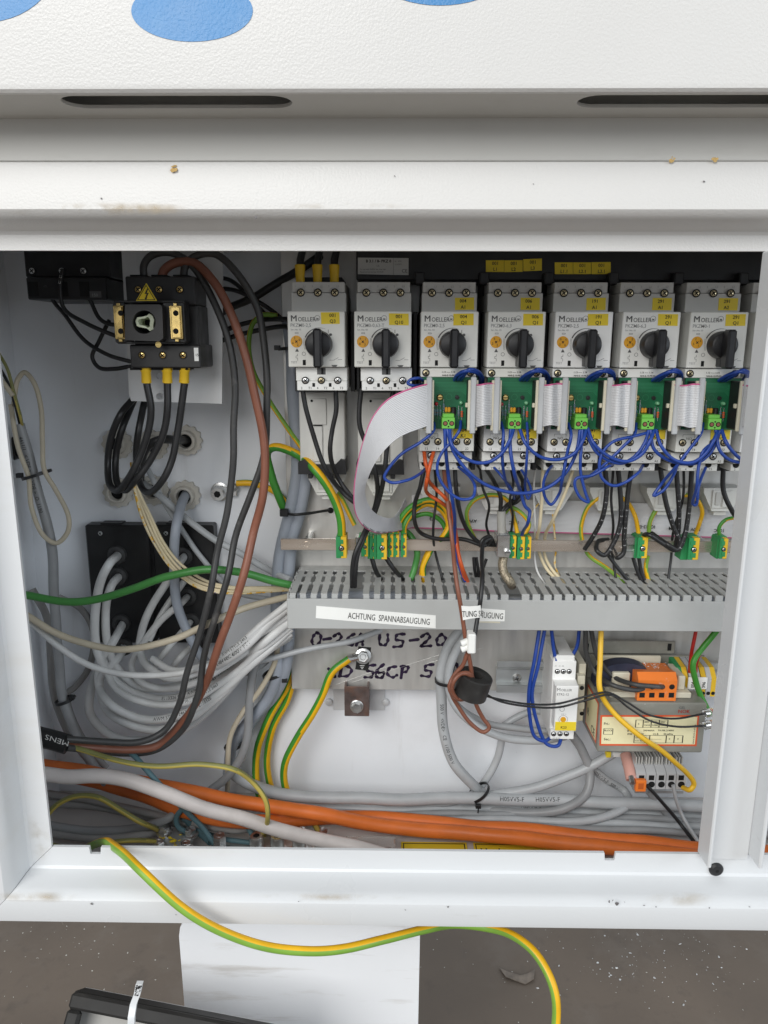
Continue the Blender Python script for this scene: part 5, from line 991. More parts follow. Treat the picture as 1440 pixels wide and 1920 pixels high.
wire('pale_cable', 'pale cable from the upper grommet of the first entry box', W_lgrey, 16, [(222, 1040, .729), (205, 1058, .695), (188, 1100), (178, 1160), (179, 1215), (198, 1256), (240, 1294), (300, 1310), (360, 1300), (430, 1254), (490, 1208, .665), (545, 1163, .675)], group=G1, text=[(T1[0], T1[1], .55, UPF, M_inkb)])
wire('pale_cable', 'pale cable from the second grommet of the first entry box', W_lgrey, 15, [(224, 1080, .729), (210, 1098, .70), (198, 1145), (200, 1205), (220, 1252), (262, 1285), (320, 1290), (380, 1268), (450, 1212, .66), (545, 1150, .675)], group=G1, text=[('STYLE 2463  80C  300V', .0044, .55, UPF, M_inkb)])
wire('pale_cable', 'pale cable dropping from the top of the second entry box', W_lgrey, 15, [(347, 1042, .729), (325, 1070, .70), (292, 1125), (266, 1185), (262, 1222), (285, 1255, .675), (322, 1272), (370, 1264), (440, 1226, .655), (500, 1175, .66), (545, 1135, .672)], group=G1, text=[('AWM 2464 60C 600V FT1', .0052, .68, UPF, M_inkb)])
wire('pale_cable', 'pale cable from the middle grommet of the second entry box', W_lgrey, 13, [(352, 1118, .729), (335, 1135, .70), (300, 1165), (262, 1215), (247, 1248), (265, 1278, .69), (305, 1292), (370, 1278, .67), (450, 1230), (545, 1170, .68)], group=G1)
wire('pale_cable', 'thick pale cable arc, third lowest of the white coil', W_lgrey, 16, [(232, 1168, .729), (212, 1200, .70), (190, 1240), (186, 1285), (208, 1322, .67), (252, 1343), (305, 1349), (360, 1334), (425, 1285), (490, 1230, .668), (545, 1178, .68)], group=G1, text=[('AWM STYLE 2463 VW-1 E113326', .0046, .5, UPF, M_inkb)])
wire('pale_cable', 'pale cable arc, second lowest of the white coil', W_lgrey, 16, [(236, 1212, .729), (215, 1240, .70), (188, 1275), (196, 1320), (230, 1354, .672), (285, 1368), (345, 1354), (405, 1310), (465, 1250), (545, 1186, .682)], group=G1)
wire('pale_cable', 'lowest loose pale cable arc hanging under the white coil', W_lgrey, 16, [(180, 1262, .728), (168, 1300, .71), (172, 1342), (205, 1376), (250, 1389), (305, 1377), (360, 1340), (420, 1290), (480, 1235, .70), (540, 1195, .70)], group=G1)
wire('pale_cable', 'pale cable tucked behind the brown wire under the white coil', W_lgrey, 14, [(215, 1392, .70), (262, 1398), (315, 1384), (372, 1348), (425, 1300), (475, 1240), (545, 1192, .70)], group=G1)
for lab, pts in (('slim pale cable running over the coil just under the duct corner', [(285, 1235, .68), (325, 1256, .668), (380, 1250), (440, 1215, .655), (495, 1168, .66), (545, 1128, .67)]), ('slim pale cable between the two biggest arcs of the coil', [(196, 1238, .70), (212, 1282, .685), (252, 1312, .668), (305, 1324), (362, 1312), (428, 1270), (488, 1222, .666), (545, 1174, .678)])):
    wire('pale_cable', lab, W_lgrey, 13, pts, group=G1, text=[('VW-1 AWM STYLE 2463', .004, .45, UPF, M_inkb)])
for k, (a, b, c) in enumerate((((358, 1165, .729), (318, 1212, .70), (278, 1268, .71)), ((372, 1200, .729), (340, 1232, .70), (308, 1275, .71)), ((345, 1090, .72), (310, 1140, .705), (280, 1200, .70)))):
    wire('pale_cable', ['pale cable stub slanting from the third grommet of the second entry box', 'pale cable stub slanting from the lowest grommet of the second entry box', 'pale cable slanting across the second entry box behind the drooping one'][k], W_lgrey, 12, [a, b, c], group=G1)
wire('blue_grey_cable', 'blue-grey cable dropping from the gland in front of the second entry box', W_blue_grey, 18, [(349, 926, .742), (342, 945, .715), (330, 990, .695), (325, 1060), (332, 1130), (352, 1185), (385, 1240), (420, 1280, .70)])
wire('grey_cable', 'slim grey cable curling out from behind the black loops toward the duct', W_grey, 10, [(262, 850, .735), (285, 895, .72), (310, 945), (345, 1000), (385, 1055), (415, 1090), (450, 1112), (500, 1122), (545, 1128, .69)])
wire('grey_cable', 'grey cable sloping from the gland nuts to the duct end above the green cable', W_grey, 13, [(268, 905, .735), (305, 935, .715), (345, 968), (400, 1010), (440, 1032), (490, 1062), (545, 1088, .69)])
GC = 'cream textile wires from the black cable loops to the duct'
for k, (dx, dy, m, lab) in enumerate(((0, 0, W_fleck, 'textile wire flecked with yellow and blue'), (4, -4, W_cream, 'cream textile wire next to the flecked one'), (9, -9, W_cream, 'cream textile wire in the middle of its bundle'), (14, -14, W_cream, 'cream textile wire on the outer side of its bundle'))):
    wire('textile_wire', lab, m, 5.6, [(246 + dx * .4, 868, .705), (252 + dx * .5, 915, .69), (266 + dx, 965 + dy * .3), (290 + dx, 1020 + dy * .5), (325 + dx, 1070 + dy * .8, .675), (372 + dx * .6, 1101 + dy), (430, 1112 + dy * .9), (490, 1110 + dy * .6), (545, 1106 + dy * .3, .685)], group=GC)
# ---- black mains cables
GB = 'black cables looping from the main switch'
wire('black_cable', 'black cable from the first yellow sleeve of the main switch', W_black, 13, [(275, 719, .631), (281, 760), (279, 800), (266, 850), (246, 893), (222, 919, .64), (204, 907, .65), (200, 870, .66), (209, 820), (228, 777), (250, 748, .68)], group=GB)
wire('black_cable', 'black cable from the middle yellow sleeve of the main switch', W_black, 13, [(314, 719, .631), (315, 760), (303, 820), (278, 868), (254, 900), (236, 918, .645), (221, 903, .655), (216, 860, .665), (228, 805), (252, 748, .685)], group=GB)
wire('black_cable', 'black cable from the last yellow sleeve of the main switch', W_black, 13, [(346, 719, .631), (341, 760), (332, 820), (322, 862), (303, 903), (281, 923, .645), (264, 908, .66), (257, 860, .67), (260, 805), (272, 748, .685)], group=GB)
wire('black_cable', 'thick black cable coming out of the upper gland nut', W_black, 17, [(353, 826, .743), (330, 824, .715), (300, 824, .695), (278, 836), (266, 865), (262, 900, .70)], group=GB)
wire('black_cable', 'thick scuffed black cable arching over the switch and down into the coil', W_scuff, 13, [(270, 520, .640), (269, 500), (282, 482), (315, 474), (350, 488), (385, 530, .638), (412, 590), (432, 660), (440, 730), (440, 800), (437, 870), (426, 950), (410, 1030), (395, 1110, .63), (372, 1190), (352, 1262), (335, 1325), (308, 1368, .628), (262, 1389, .62), (205, 1391, .612), (125, 1386, .598)], group=GB)
wire('black_cable', 'second scuffed black cable hanging beside the brown one', W_scuff, 13, [(344, 525, .640), (347, 500), (365, 480), (402, 476), (442, 510), (478, 570, .645), (494, 640), (502, 720), (500, 800), (490, 865), (470, 930), (442, 1010), (424, 1085, .632), (402, 1165), (382, 1240), (368, 1308), (344, 1366, .64), (300, 1404), (240, 1412), (125, 1402, .60)], group=GB)
wire('brown_cable', 'long brown cable arching over the switch and falling to the coil', W_brown, 16, [(303, 520, .640), (308, 505), (328, 493), (365, 494), (402, 530, .633), (430, 585), (452, 640), (472, 710), (489, 790), (496, 860), (492, 930), (477, 1000), (455, 1080, .622), (427, 1165), (402, 1240), (380, 1292, .64), (345, 1350), (300, 1396), (240, 1404, .63), (125, 1399, .604)])
for k, pts in enumerate(([(85, 535, .655), (100, 565, .66), (122, 590), (160, 640), (200, 665), (245, 678, .66)], [(118, 505, .655), (112, 540, .65), (120, 580), (160, 605), (215, 628, .655), (250, 640, .665)], [(158, 540, .655), (170, 565, .66), (190, 600), (215, 610, .66), (250, 600, .668)], [(205, 600, .665), (185, 640), (172, 670), (185, 690), (215, 692), (248, 686, .665)])):
    wire('black_wire', ['black wire sagging from the corner contactor to the switch bracket', 'printed black wire swinging from the corner contactor behind the switch', 'short black wire between corner contactor and main switch', 'black wire making a hairpin beside the switch bracket'][k], W_black, 8, pts, group='black wires from the corner contactor', text=[('12  12', .003, .06, FR, M_paper)] if k == 1 else None)
for k, (w, pts) in enumerate(((15, [(395, 600, .72), (430, 575), (480, 555), (540, 520), (600, 480, .69)]), (9, [(395, 632, .715), (440, 612), (500, 600), (545, 598, .69)]), (9, [(398, 645, .712), (450, 628), (520, 612), (555, 615, .69)]), (8, [(400, 540, .72), (440, 545), (490, 570), (530, 600), (560, 640, .70)]), (8, [(395, 520, .725), (430, 525), (470, 560), (500, 590), (530, 600, .70)]))):
    wire('black_wire', ['fat black cable bundle rising to the first breaker', 'black wire running behind the bracket at knob height', 'second black wire running behind the bracket at knob height', 'thin black wire drooping behind the scuffed cables', 'thin black wire crossing behind the brown cable'][k], W_black, w, pts, group='black wires in the dark behind the bracket')
# ---- earth wires beside the breakers
wire('earth_wire', 'slim yellow and green earth wire looping behind the scuffed cables to the plate', W_peg, 9, [(520, 592, .71), (495, 590), (475, 605), (466, 645), (474, 695), (500, 745), (535, 795, .70), (575, 852), (612, 902), (640, 935, .705), (665, 985, .70)], gy=PEL + (5, 4))
wire('earth_wire', 'thick yellow and green earth wire arching over the grey cables to its terminal', W_peg, 16, [(545, 985, .71), (525, 935, .705), (508, 885), (500, 852), (518, 838, .69), (555, 850), (592, 882, .675), (622, 925), (638, 970), (641, 1008, .676)], gy=PE + (3, 1))
wire('earth_wire', 'earth wire from the ring lug on the rear wall', W_peg, 12, [(444, 906, .735), (472, 905), (505, 916), (532, 938), (556, 972, .725)], gy=PE + (11, 0))
wire('grey_cable', 'heavy grey cable running down beside the plate', W_blue_grey, 23, [(540, 600, .715), (548, 680, .705), (552, 760), (556, 840), (555, 890), (547, 950), (532, 1010), (520, 1075), (518, 1130), (525, 1195), (522, 1255), (500, 1310, .715), (462, 1360), (436, 1400), (428, 1450, .72)])
wire('grey_cable', 'second heavy grey cable hugging the plate edge', W_blue_grey, 23, [(560, 560, .715), (568, 640, .705), (574, 740), (577, 840), (573, 910), (562, 965), (546, 1020), (540, 1075), (540, 1130), (543, 1190), (536, 1245), (515, 1300, .72), (480, 1345, .725), (445, 1390, .73)])
q = MB(); q.tube(smooth_path([P(535, 962, .700), P(552, 965, .684), (P(575, 963, .688)), P(595, 960, .703), P(620, 956, .7205)]), .0014, M_black, 8); c = P(533, 961, .693); q.box(c - Vector((.004, .003, .0035)), c + Vector((.004, .003, .0035)), M_black, .0006); q.build('cable_tie', None, label='black cable tie holding the heavy grey cables to a hole in the plate', category='cable tie', group='black cable ties')
cable_tie('black cable tie round the heavy grey cables beside the first breaker', P(549, 652, .708), (.1, 0, -1), .0125, (-1, -.4, 0))
cable_tie('black cable tie round the cables left of the marker writing', P(515, 1262, .712), (.3, 0, -1), .012, (.8, -.5, -.3), .004)
cable_tie('black cable tie round the beige and grey pair above the orange cables', P(438, 1398, .722), (.25, 0, -1), .0092, (1, -.3, 0), .005)
# ---- breaker outgoing wires
GO = 'black wires leaving the first two breakers'
wire('black_wire', 'black wire from the outer terminal of breaker 001 Q3', W_black, 9, [(567, 728, .640), (574, 770), (590, 825), (612, 880), (640, 920, .655), (662, 940), (690, 960, .67)], group=GO)
wire('black_wire', 'black wire from the inner terminal of breaker 001 Q3', W_black, 9, [(629, 728, .640), (630, 765), (622, 810), (620, 850), (634, 895, .655), (660, 932), (688, 955, .672)], group=GO)
wire('black_wire', 'black wire from the outer terminal of breaker 001 Q10', W_black, 9, [(677, 728, .640), (674, 765), (676, 800), (692, 845), (705, 890), (706, 930, .66), (698, 965, .67), (680, 1005, .655), (666, 1040, .65), (661, 1075, .652), (660, 1100, .66)], group=GO)
wire('black_wire', 'black wire from the inner terminal of breaker 001 Q10', W_black, 9, [(738, 728, .640), (730, 780), (726, 840), (721, 890), (710, 935, .66), (699, 970, .668), (684, 1005, .657), (671, 1040, .652), (667, 1075, .652), (665, 1100, .66)], group=GO)
# ---- under the first board
wire('red_orange_wire', 'red-orange wire from terminal 13 bending down behind the brown wire', W_redor, 7, [(795, 846, .628), (798, 866, .622), (803, 885), (800, 905), (804, 928, .65), (826, 942), (846, 962, .67), (855, 1000), (862, 1050, .66), (872, 1088, .67)])
wire('red_orange_wire', 'red-orange wire from terminal 14 crossing the other one', W_redor, 7, [(813, 846, .628), (808, 870, .620), (803, 893), (812, 912, .64), (832, 932), (848, 960, .665), (856, 1010), (866, 1060, .655), (877, 1090, .67)])
wire('brown_wire', 'brown wire falling from the first contactor across the duct to the ferrite ring', W_brown, 8, [(832, 876, .645), (836, 920), (842, 970, .64), (848, 1020, .63), (854, 1065, .612), (860, 1110, .602), (867, 1160, .604), (875, 1215, .605), (883, 1255, .608), (888, 1285, .612), (893, 1318, .616), (905, 1345, .62), (917, 1365), (906, 1373), (880, 1355), (857, 1322), (847, 1300, .615), (852, 1272, .604), (870, 1262, .602), (884, 1268, .606), (888, 1290, .612)])
wire('brown_wire', 'brown wire wound round the ferrite ring', W_brown, 8, [(876, 1225, .604), (868, 1245, .606), (850, 1268, .606), (842, 1290, .604), (852, 1308, .606), (872, 1310, .606), (884, 1300, .614), (888, 1278, .613), (882, 1262, .606), (866, 1262, .602), (852, 1276, .599), (848, 1296, .602), (860, 1312, .606), (880, 1306, .612), (889, 1280, .612)])
wire('black_wire', 'black wire from the first contactor bending under the earth wires', W_black, 8, [(796, 876, .650), (788, 912), (779, 945, .66), (778, 975), (790, 1000, .675), (820, 1011, .678), (870, 1012, .678), (902, 1022, .675)])
wire('black_wire', 'black wire from the first contactor sloping behind the flagged wire', W_black, 8, [(853, 876, .650), (855, 925), (864, 965, .66), (882, 1000, .67), (902, 1018, .672), (930, 1022, .678)])
wire('black_wire', 'black wire knotted at the bar and hanging with a paper flag over the duct', W_black, 8, [(925, 1018, .672), (918, 1006, .664), (906, 1012, .66), (902, 1024, .66), (914, 1022, .664), (922, 1010, .656), (908, 1018, .652), (903, 1045, .64), (904, 1080, .615), (901, 1120, .604), (897, 1150, .603), (890, 1192, .598)])
for k, pts in enumerate(([(888, 1045, .68), (890, 1068), (894, 1088, .69)], [(893, 1045, .682), (896, 1070), (898, 1092, .69)], [(912, 1048, .68), (904, 1070), (896, 1085, .69)])):
    wire('black_wire', ['black wire dropping into the duct behind the flagged wire', 'second black wire dropping into the duct behind the flagged wire', 'black wire crossing slantwise behind the flagged wire'][k], W_black, 6, pts)
# ---- earth arcs on the bar
GE = 'earth wires arching above the bar'
wire('earth_wire', 'outermost yellow earth arc above the cluster of terminals', W_peg, 11, [(742, 1008, .68), (748, 980), (772, 950), (805, 938), (832, 951), (843, 980, .685), (834, 1002), (815, 1022, .69), (802, 1045), (793, 1068), (796, 1092, .69)], gy=PE + (7, 2), group=GE)
wire('earth_wire', 'middle yellow earth arc above the cluster of terminals', W_peg, 11, [(757, 1008, .68), (760, 984), (780, 955, .685), (806, 944), (830, 958), (840, 985), (828, 1008), (808, 1028, .695), (794, 1060), (790, 1090, .69)], gy=PE + (7, 2), group=GE)
wire('earth_wire', 'inner green-edged earth arc above the cluster of terminals', W_peg, 9, [(735, 1008, .68), (750, 988), (775, 970, .69), (802, 963), (826, 975), (837, 996), (838, 1012, .70)], gy=PE + (2, 2), group=GE)
wire('green_wire', 'thick green wire dropping from behind the terminals into the duct', W_green, 12, [(724, 1002, .685), (738, 990, .69), (765, 1000, .695), (781, 1030, .69), (779, 1062), (770, 1088, .685)])
wire('black_wire', 'black wire slanting from the widest earth terminal into the duct', W_black, 9, [(697, 1046, .675), (703, 1066), (714, 1086, .69)]); wire('black_wire', 'black wire slanting from the narrow earth terminals into the duct', W_black, 9, [(724, 1046, .675), (738, 1066), (756, 1086, .69)])
wire('yellow_wire', 'short yellow wire entering the terminal under the ribbon loop', W_yellow, 8, [(690, 1008, .68), (688, 998, .69), (694, 985, .70)]); 
wire('earth_wire', 'olive earth wire arching left of the shield clamp', W_olg, 8, [(892, 1014, .69), (880, 985), (876, 958), (890, 938), (925, 929), (950, 938), (963, 970), (972, 1008, .68)], gy=PEL + (4, 4), group=GE)
wire('earth_wire', 'yellow earth loop above the trio of terminals', W_peg, 8, [(946, 962, .68), (956, 952), (978, 962), (993, 982), (986, 998), (966, 1006, .68)], gy=PEL + (4, 5), group=GE)
wire('earth_wire', 'yellow earth wire arching behind the printed black wires', W_olg, 8, [(1170, 1092, .69), (1135, 1062), (1104, 1040, .695), (1092, 1010), (1091, 985), (1104, 948), (1135, 928), (1168, 934), (1190, 965), (1199, 1010, .68)], gy=PEL + (4, 6), group=GE)
wire('earth_wire', 'olive earth wire arching over to the askew terminal', W_olg, 8, [(1216, 1010, .70), (1219, 975), (1238, 946), (1272, 930), (1302, 933), (1317, 958), (1312, 982), (1298, 1012, .68)], gy=PEL + (4, 6), group=GE)
wire('earth_wire', 'short earth arc beside the white upright', W_olg, 7, [(1351, 1012, .68), (1349, 988), (1362, 973), (1390, 970), (1420, 980, .69)], gy=PE, group=GE)
wire('earth_wire', 'green earth wire dropping from the bar beside the grey end clip', W_olg, 8, [(1215, 1042, .685), (1210, 1065), (1218, 1095, .685)], gy=PEL)
# ---- shielded cable cores and textile leads
wire('black_wire', 'black core rising from the shielded cable to the second contactor', W_black, 8, [(938, 960, .672), (938, 930, .67), (928, 905), (912, 880, .65)]); wire('black_wire', 'black core forking from the shielded cable toward the middle terminal', W_black, 8, [(939, 962, .672), (948, 948), (968, 932, .665), (980, 910), (972, 885, .65)]); wire('black_wire', 'third black core bending from the shielded cable', W_black, 7, [(941, 962, .672), (955, 950), (972, 940, .665), (982, 925), (984, 900, .652)])
wire('cream_wire', 'straight cream wire hanging to the bar under contactor 191 K1', W_cream, 6, [(1018, 876, .66), (1016, 930), (1011, 985), (1008, 1020, .70), (1013, 1040), (1028, 1070, .69), (1055, 1093), (1082, 1098, .675)]); wire('cream_wire', 'slanting cream wire from contactor 191 K1 to the duct', W_cream, 6, [(1076, 876, .66), (1062, 918), (1038, 970), (1022, 1010, .70), (1022, 1040), (1038, 1072, .69), (1062, 1094), (1090, 1099, .675)])
wire('textile_wire', 'flecked thin wire between the two cream wires', W_fleck, 4, [(1034, 950, .70), (1040, 990), (1043, 1030), (1040, 1060), (1052, 1085), (1078, 1096, .685)]); wire('textile_wire', 'flecked thin wire from the trio of earth terminals', W_fleck, 4, [(986, 1006, .69), (992, 980), (1002, 955), (1014, 940, .70)])
# ---- printed black wires of the later contactors
GP = 'printed black wires under the contactors'; PT1 = lambda s=.1: [('1     2     -     1     2     -     1     2', .0030, s, FR, mat('faded_white_print', (.5, .5, .5), .6))]
for lab, pts in (('printed black wire curving from contactor 291 toward the bar end', [(1134, 878, .665), (1138, 925), (1130, 970), (1112, 1005, .67), (1096, 1030, .675)]), ('printed black wire looping under the bar by the end clip', [(1159, 878, .665), (1163, 935), (1162, 980), (1152, 1015, .665), (1135, 1041), (1121, 1034), (1122, 1016, .68), (1140, 1012, .69)]), ('printed black wire dropping straight beside the end clip', [(1184, 878, .665), (1175, 940), (1170, 1000, .665), (1170, 1036), (1160, 1046), (1150, 1030, .685)]),
                 ('printed black wire of contactor 291 K1 sweeping to the knot at the bar', [(1238, 878, .665), (1246, 930), (1263, 985, .665), (1275, 1020), (1266, 1032), (1240, 1018), (1216, 1003), (1200, 1008, .69)]), ('printed black wire hanging straight into the knot at the bar', [(1268, 878, .665), (1272, 940), (1271, 1000, .668), (1266, 1028, .672)]), ('printed black wire slanting into the knot at the bar', [(1297, 878, .665), (1292, 950), (1285, 1005, .664), (1272, 1030), (1252, 1020), (1222, 1000, .69)]), ('black wire vanishing behind the white upright', [(1356, 878, .665), (1357, 920), (1372, 958), (1395, 990, .68)])):
    wire('black_wire', lab, W_black, 9, pts, group=GP, text=PT1(.3) if 'upright' not in lab else None)
for lab, pts in (('black wire slanting from the bar into the duct by a yellow earth wire', [(1140, 1040, .68), (1160, 1068), (1184, 1096, .68)]), ('black wire falling from the end clip into the duct', [(1187, 1046, .68), (1194, 1070), (1205, 1094, .68)]), ('second black wire falling from the end clip into the duct', [(1198, 1046, .68), (1202, 1070), (1210, 1094, .68)])): wire('black_wire', lab, W_black, 7, pts)
# ---- blue wires
GU = 'blue control wires around the circuit boards'
BL = [('blue wire looping out from the first board under the wide ribbon', 7, [(814, 793, .612), (812, 810, .60), (790, 830), (752, 853), (728, 878), (720, 895), (733, 904), (762, 900), (786, 889, .615), (803, 874, .640)]),
 ('blue wire swinging between the first and second green terminals', 8, [(843, 803, .606), (848, 832, .598), (866, 853), (892, 867), (918, 866), (942, 849), (956, 824), (963, 804, .606)]),
 ('long low blue wire from the first to the third green terminal', 8, [(838, 803, .606), (850, 845, .600), (876, 882), (910, 909, .604), (950, 923), (988, 925), (1030, 912), (1062, 885), (1080, 848), (1088, 804, .606)]),
 ('blue wire hanging straight from the first green terminal past the bar', 8, [(834, 803, .606), (836, 845), (842, 895, .62), (849, 940), (852, 985, .65), (853, 1025, .665), (862, 1062), (872, 1090, .67)]),
 ('blue wire ending in a teardrop below sticker 004 K1', 7, [(864, 790, .614), (861, 808, .604), (848, 828), (830, 848), (821, 872), (824, 895), (842, 922), (866, 936), (886, 932), (890, 915), (880, 895, .62), (858, 874, .640)]),
 ('blue wire from the second green terminal curving to the third', 8, [(974, 803, .606), (986, 832, .598), (1012, 855), (1046, 861), (1076, 850), (1093, 826), (1100, 804, .606)]),
 ('blue wire dropping from the second board beside terminal 14', 7, [(940, 792, .612), (944, 815, .602), (943, 860), (948, 900, .62), (962, 928, .65)]),
 ('blue wire from the second green terminal down to the trio of earth terminals', 8, [(958, 803, .606), (957, 840, .600), (964, 885), (976, 925, .63), (984, 948), (993, 958), (991, 978), (980, 1000, .67), (974, 1022, .68)]),
 ('blue wire making a narrow loop beside the shielded cable', 6, [(988, 792, .612), (990, 830, .604), (987, 875), (984, 915, .63), (990, 935), (996, 920), (988, 898), (974, 876, .642)]),
 ('blue wire hanging in a tall loop under contactor 191 K1', 7, [(1066, 794, .612), (1070, 815, .602), (1062, 850), (1054, 900), (1048, 928, .62), (1034, 946), (1023, 932), (1020, 905), (1026, 885), (1036, 873, .640)]),
 ('blue wire folded into a sharp bight right of the tall loop', 7, [(1092, 803, .606), (1090, 850, .60), (1090, 885), (1098, 925), (1103, 942), (1088, 934), (1077, 910), (1080, 898), (1108, 892), (1138, 875), (1150, 870, .640)]),
 ('blue wire from the third green terminal curving to the fourth', 8, [(1102, 803, .606), (1114, 832, .598), (1148, 858), (1178, 864), (1204, 850), (1219, 826), (1227, 806, .606)]),
 ('blue wire sagging just below its neighbour toward the fourth terminal', 8, [(1096, 803, .606), (1118, 846, .602), (1148, 866), (1170, 869), (1194, 855), (1210, 830), (1216, 806, .606)]),
 ('blue wire from the fourth green terminal curving to the fifth', 8, [(1230, 806, .606), (1240, 836, .598), (1266, 862), (1298, 866), (1322, 850), (1338, 826), (1346, 808, .606)]),
 ('blue wire sagging below its neighbour toward the fifth terminal', 8, [(1220, 806, .606), (1226, 838, .602), (1250, 860), (1284, 870), (1312, 866), (1334, 846), (1350, 808, .606)]),
 ('blue wire slanting from the fourth board down to contactor 191', 7, [(1193, 794, .612), (1190, 815, .602), (1165, 842), (1138, 868), (1115, 886), (1090, 900, .63)]),
 ('blue wire forming a wide hammock under the fourth contactor', 7, [(1212, 812, .606), (1185, 820, .600), (1152, 828), (1132, 846), (1124, 872), (1130, 897), (1150, 910), (1172, 904), (1192, 890), (1206, 872, .640)]),
 ('blue wire ending in a pointed bight beside the fifth contactor', 7, [(1318, 794, .612), (1314, 815, .602), (1292, 845), (1268, 876), (1240, 905, .62), (1224, 928), (1244, 917), (1262, 893), (1272, 868, .640)]),
 ('blue wire pinched into a tight hanging bight near the upright', 7, [(1342, 826, .604), (1320, 846, .60), (1311, 874), (1306, 912), (1298, 945, .62), (1304, 946), (1310, 912), (1324, 874, .640)]),
 ('blue wire running from the fifth green terminal behind the upright', 8, [(1353, 806, .606), (1362, 830, .598), (1382, 855), (1410, 872, .61)]),
 ('lower blue wire running from the fifth board behind the upright', 8, [(1342, 806, .606), (1350, 842, .600), (1370, 862), (1410, 868, .61)]),
 ('blue wire lying slack across the second contactor bottom', 6, [(922, 872, .642), (940, 892, .63), (958, 915), (964, 935, .66)])]
for lab, w, pts in BL: wire('blue_wire', lab, W_blue, w * .84, pts, group=GU)
for i in range(5):
    x0 = PITCH * i; nm = ['first', 'second', 'third', 'fourth', 'fifth'][i]
    for k in range(3):
        setoff(x0); wire('blue_wire', ['shortest', 'middle', 'longest'][k] + ' blue jumper hooked over the top corner of the %s circuit board' % nm, W_blue, 7, [(852 + 6 * k, 712, .616), (858 + 6 * k, 703, .606), (872 + 4 * k, 696 - 1.5 * k, .600), (890 + 2 * k, 698 - k, .604), (899 + 3 * k, 708, .618), (899 + 3 * k, 722, .632)], group=GU)
setoff(0); wire('blue_wire', 'small blue loop sticking out at the corner of the first circuit board', W_blue, 6, [(796, 716, .62), (784, 708, .605), (770, 711), (765, 718), (775, 723), (792, 721, .62)], group=GU)
for lab, m, w, pts in (('thin black wire hanging beside the translucent sleeve', W_black, 5, [(958, 878, .65), (962, 905, .66), (955, 935), (962, 970, .68), (958, 1002, .685)]), ('thin black wire looping low under contactor 006 K1', W_black, 5, [(900, 878, .65), (905, 915, .66), (918, 945), (912, 985, .68), (918, 1008, .685)]), ('thin white wire dropping past the end of the trio of terminals', W_lgrey, 4, [(1004, 878, .66), (1000, 930, .68), (1003, 985), (1001, 1020, .70), (1008, 1070, .69), (1022, 1095, .68)]), ('thin black wire between the printed wires and the end clip', W_black, 5, [(1150, 878, .67), (1147, 930), (1150, 985), (1146, 1025, .69), (1150, 1060), (1156, 1092, .685)]), ('thin black wire falling behind the knot at the bar', W_black, 5, [(1282, 878, .67), (1280, 940), (1262, 1000, .69), (1258, 1045), (1252, 1090, .685)]), ('thin black wire dropping from contactor 004 K1 into the duct', W_black, 5, [(815, 878, .65), (818, 930, .67), (812, 985), (818, 1040, .69), (830, 1088, .685)])):
    wire('thin_wire', lab, m, w, pts, cat='wire')
# ---- below the duct
G3 = 'blue wires of the timing relay'
for lab, m, w, pts in (('outer blue wire dropping past the timing relay and curling under it', W_blue, 7, [(1011, 1182, .665), (1003, 1235, .66), (993, 1290), (992, 1340), (1002, 1380), (1020, 1389), (1036, 1380, .668)]), ('inner blue wire dropping past the timing relay to its last terminal', W_blue, 7, [(1021, 1182, .665), (1010, 1245, .66), (998, 1305), (1008, 1360), (1026, 1395), (1046, 1398), (1053, 1380, .668)]), ('short blue wire from the duct into the relay top', W_blue, 7, [(1034, 1182, .665), (1038, 1215), (1044, 1246, .664)]), ('blue wire bending from the duct into the relay top corner', W_blue, 7, [(1086, 1182, .67), (1082, 1212), (1070, 1234), (1062, 1250, .664)])): wire('blue_wire', lab, m, w, pts, group=G3)
wire('black_wire', 'black wire from the duct into the middle relay terminal', W_black, 7, [(1034, 1182, .67), (1040, 1212), (1052, 1246, .664)])
wire('black_wire', 'dark wire bending from the duct to the first orange terminal', W_scuff, 9, [(1098, 1180, .665), (1100, 1225), (1115, 1262), (1150, 1286, .645), (1190, 1294), (1212, 1289, .652)]); wire('black_wire', 'dark wire bending from the duct to the third orange terminal', W_scuff, 9, [(1108, 1180, .665), (1122, 1235), (1148, 1268), (1190, 1284, .642), (1232, 1287), (1246, 1287, .652)])
wire('yellow_wire', 'long yellow wire slanting across the transformer label to the spring terminals', W_yellow, 10, [(1127, 1182, .66), (1125, 1240, .65), (1127, 1295, .64), (1150, 1335), (1200, 1380, .635), (1255, 1420, .645), (1290, 1450, .655), (1300, 1470, .66), (1292, 1480), (1276, 1474, .672)])
GT = 'thin black leads from the ferrite ring'
wire('black_wire', 'upper thin black lead from the ferrite ring to the clear splices', W_black, 4, [(895, 1300, .612), (930, 1310, .62), (985, 1320), (1050, 1318, .635), (1100, 1306), (1140, 1299), (1175, 1316), (1215, 1340), (1265, 1347), (1322, 1338, .635)], group=GT); wire('black_wire', 'lower thin black lead from the ferrite ring to the clear splices', W_black, 4, [(905, 1298, .612), (940, 1316, .62), (990, 1325), (1050, 1325, .632), (1100, 1313), (1145, 1304), (1180, 1328), (1220, 1352), (1270, 1362), (1322, 1361, .635)], group=GT)
wire('red_wire', 'red wire from the duct into the marked terminals', W_red, 7, [(1305, 1182, .67), (1297, 1225), (1292, 1272, .68)]); wire('red_wire', 'red wire behind the striped earth wire near the upright', W_red, 7, [(1345, 1182, .675), (1322, 1210), (1306, 1240), (1304, 1272, .68)])
wire('earth_wire', 'thick green and yellow wire curving in front of the marked terminals', W_peg, 11, [(1344, 1182, .665), (1316, 1215), (1300, 1245, .66), (1306, 1280), (1318, 1310), (1330, 1338, .655)], gy=PE + (3, 0))
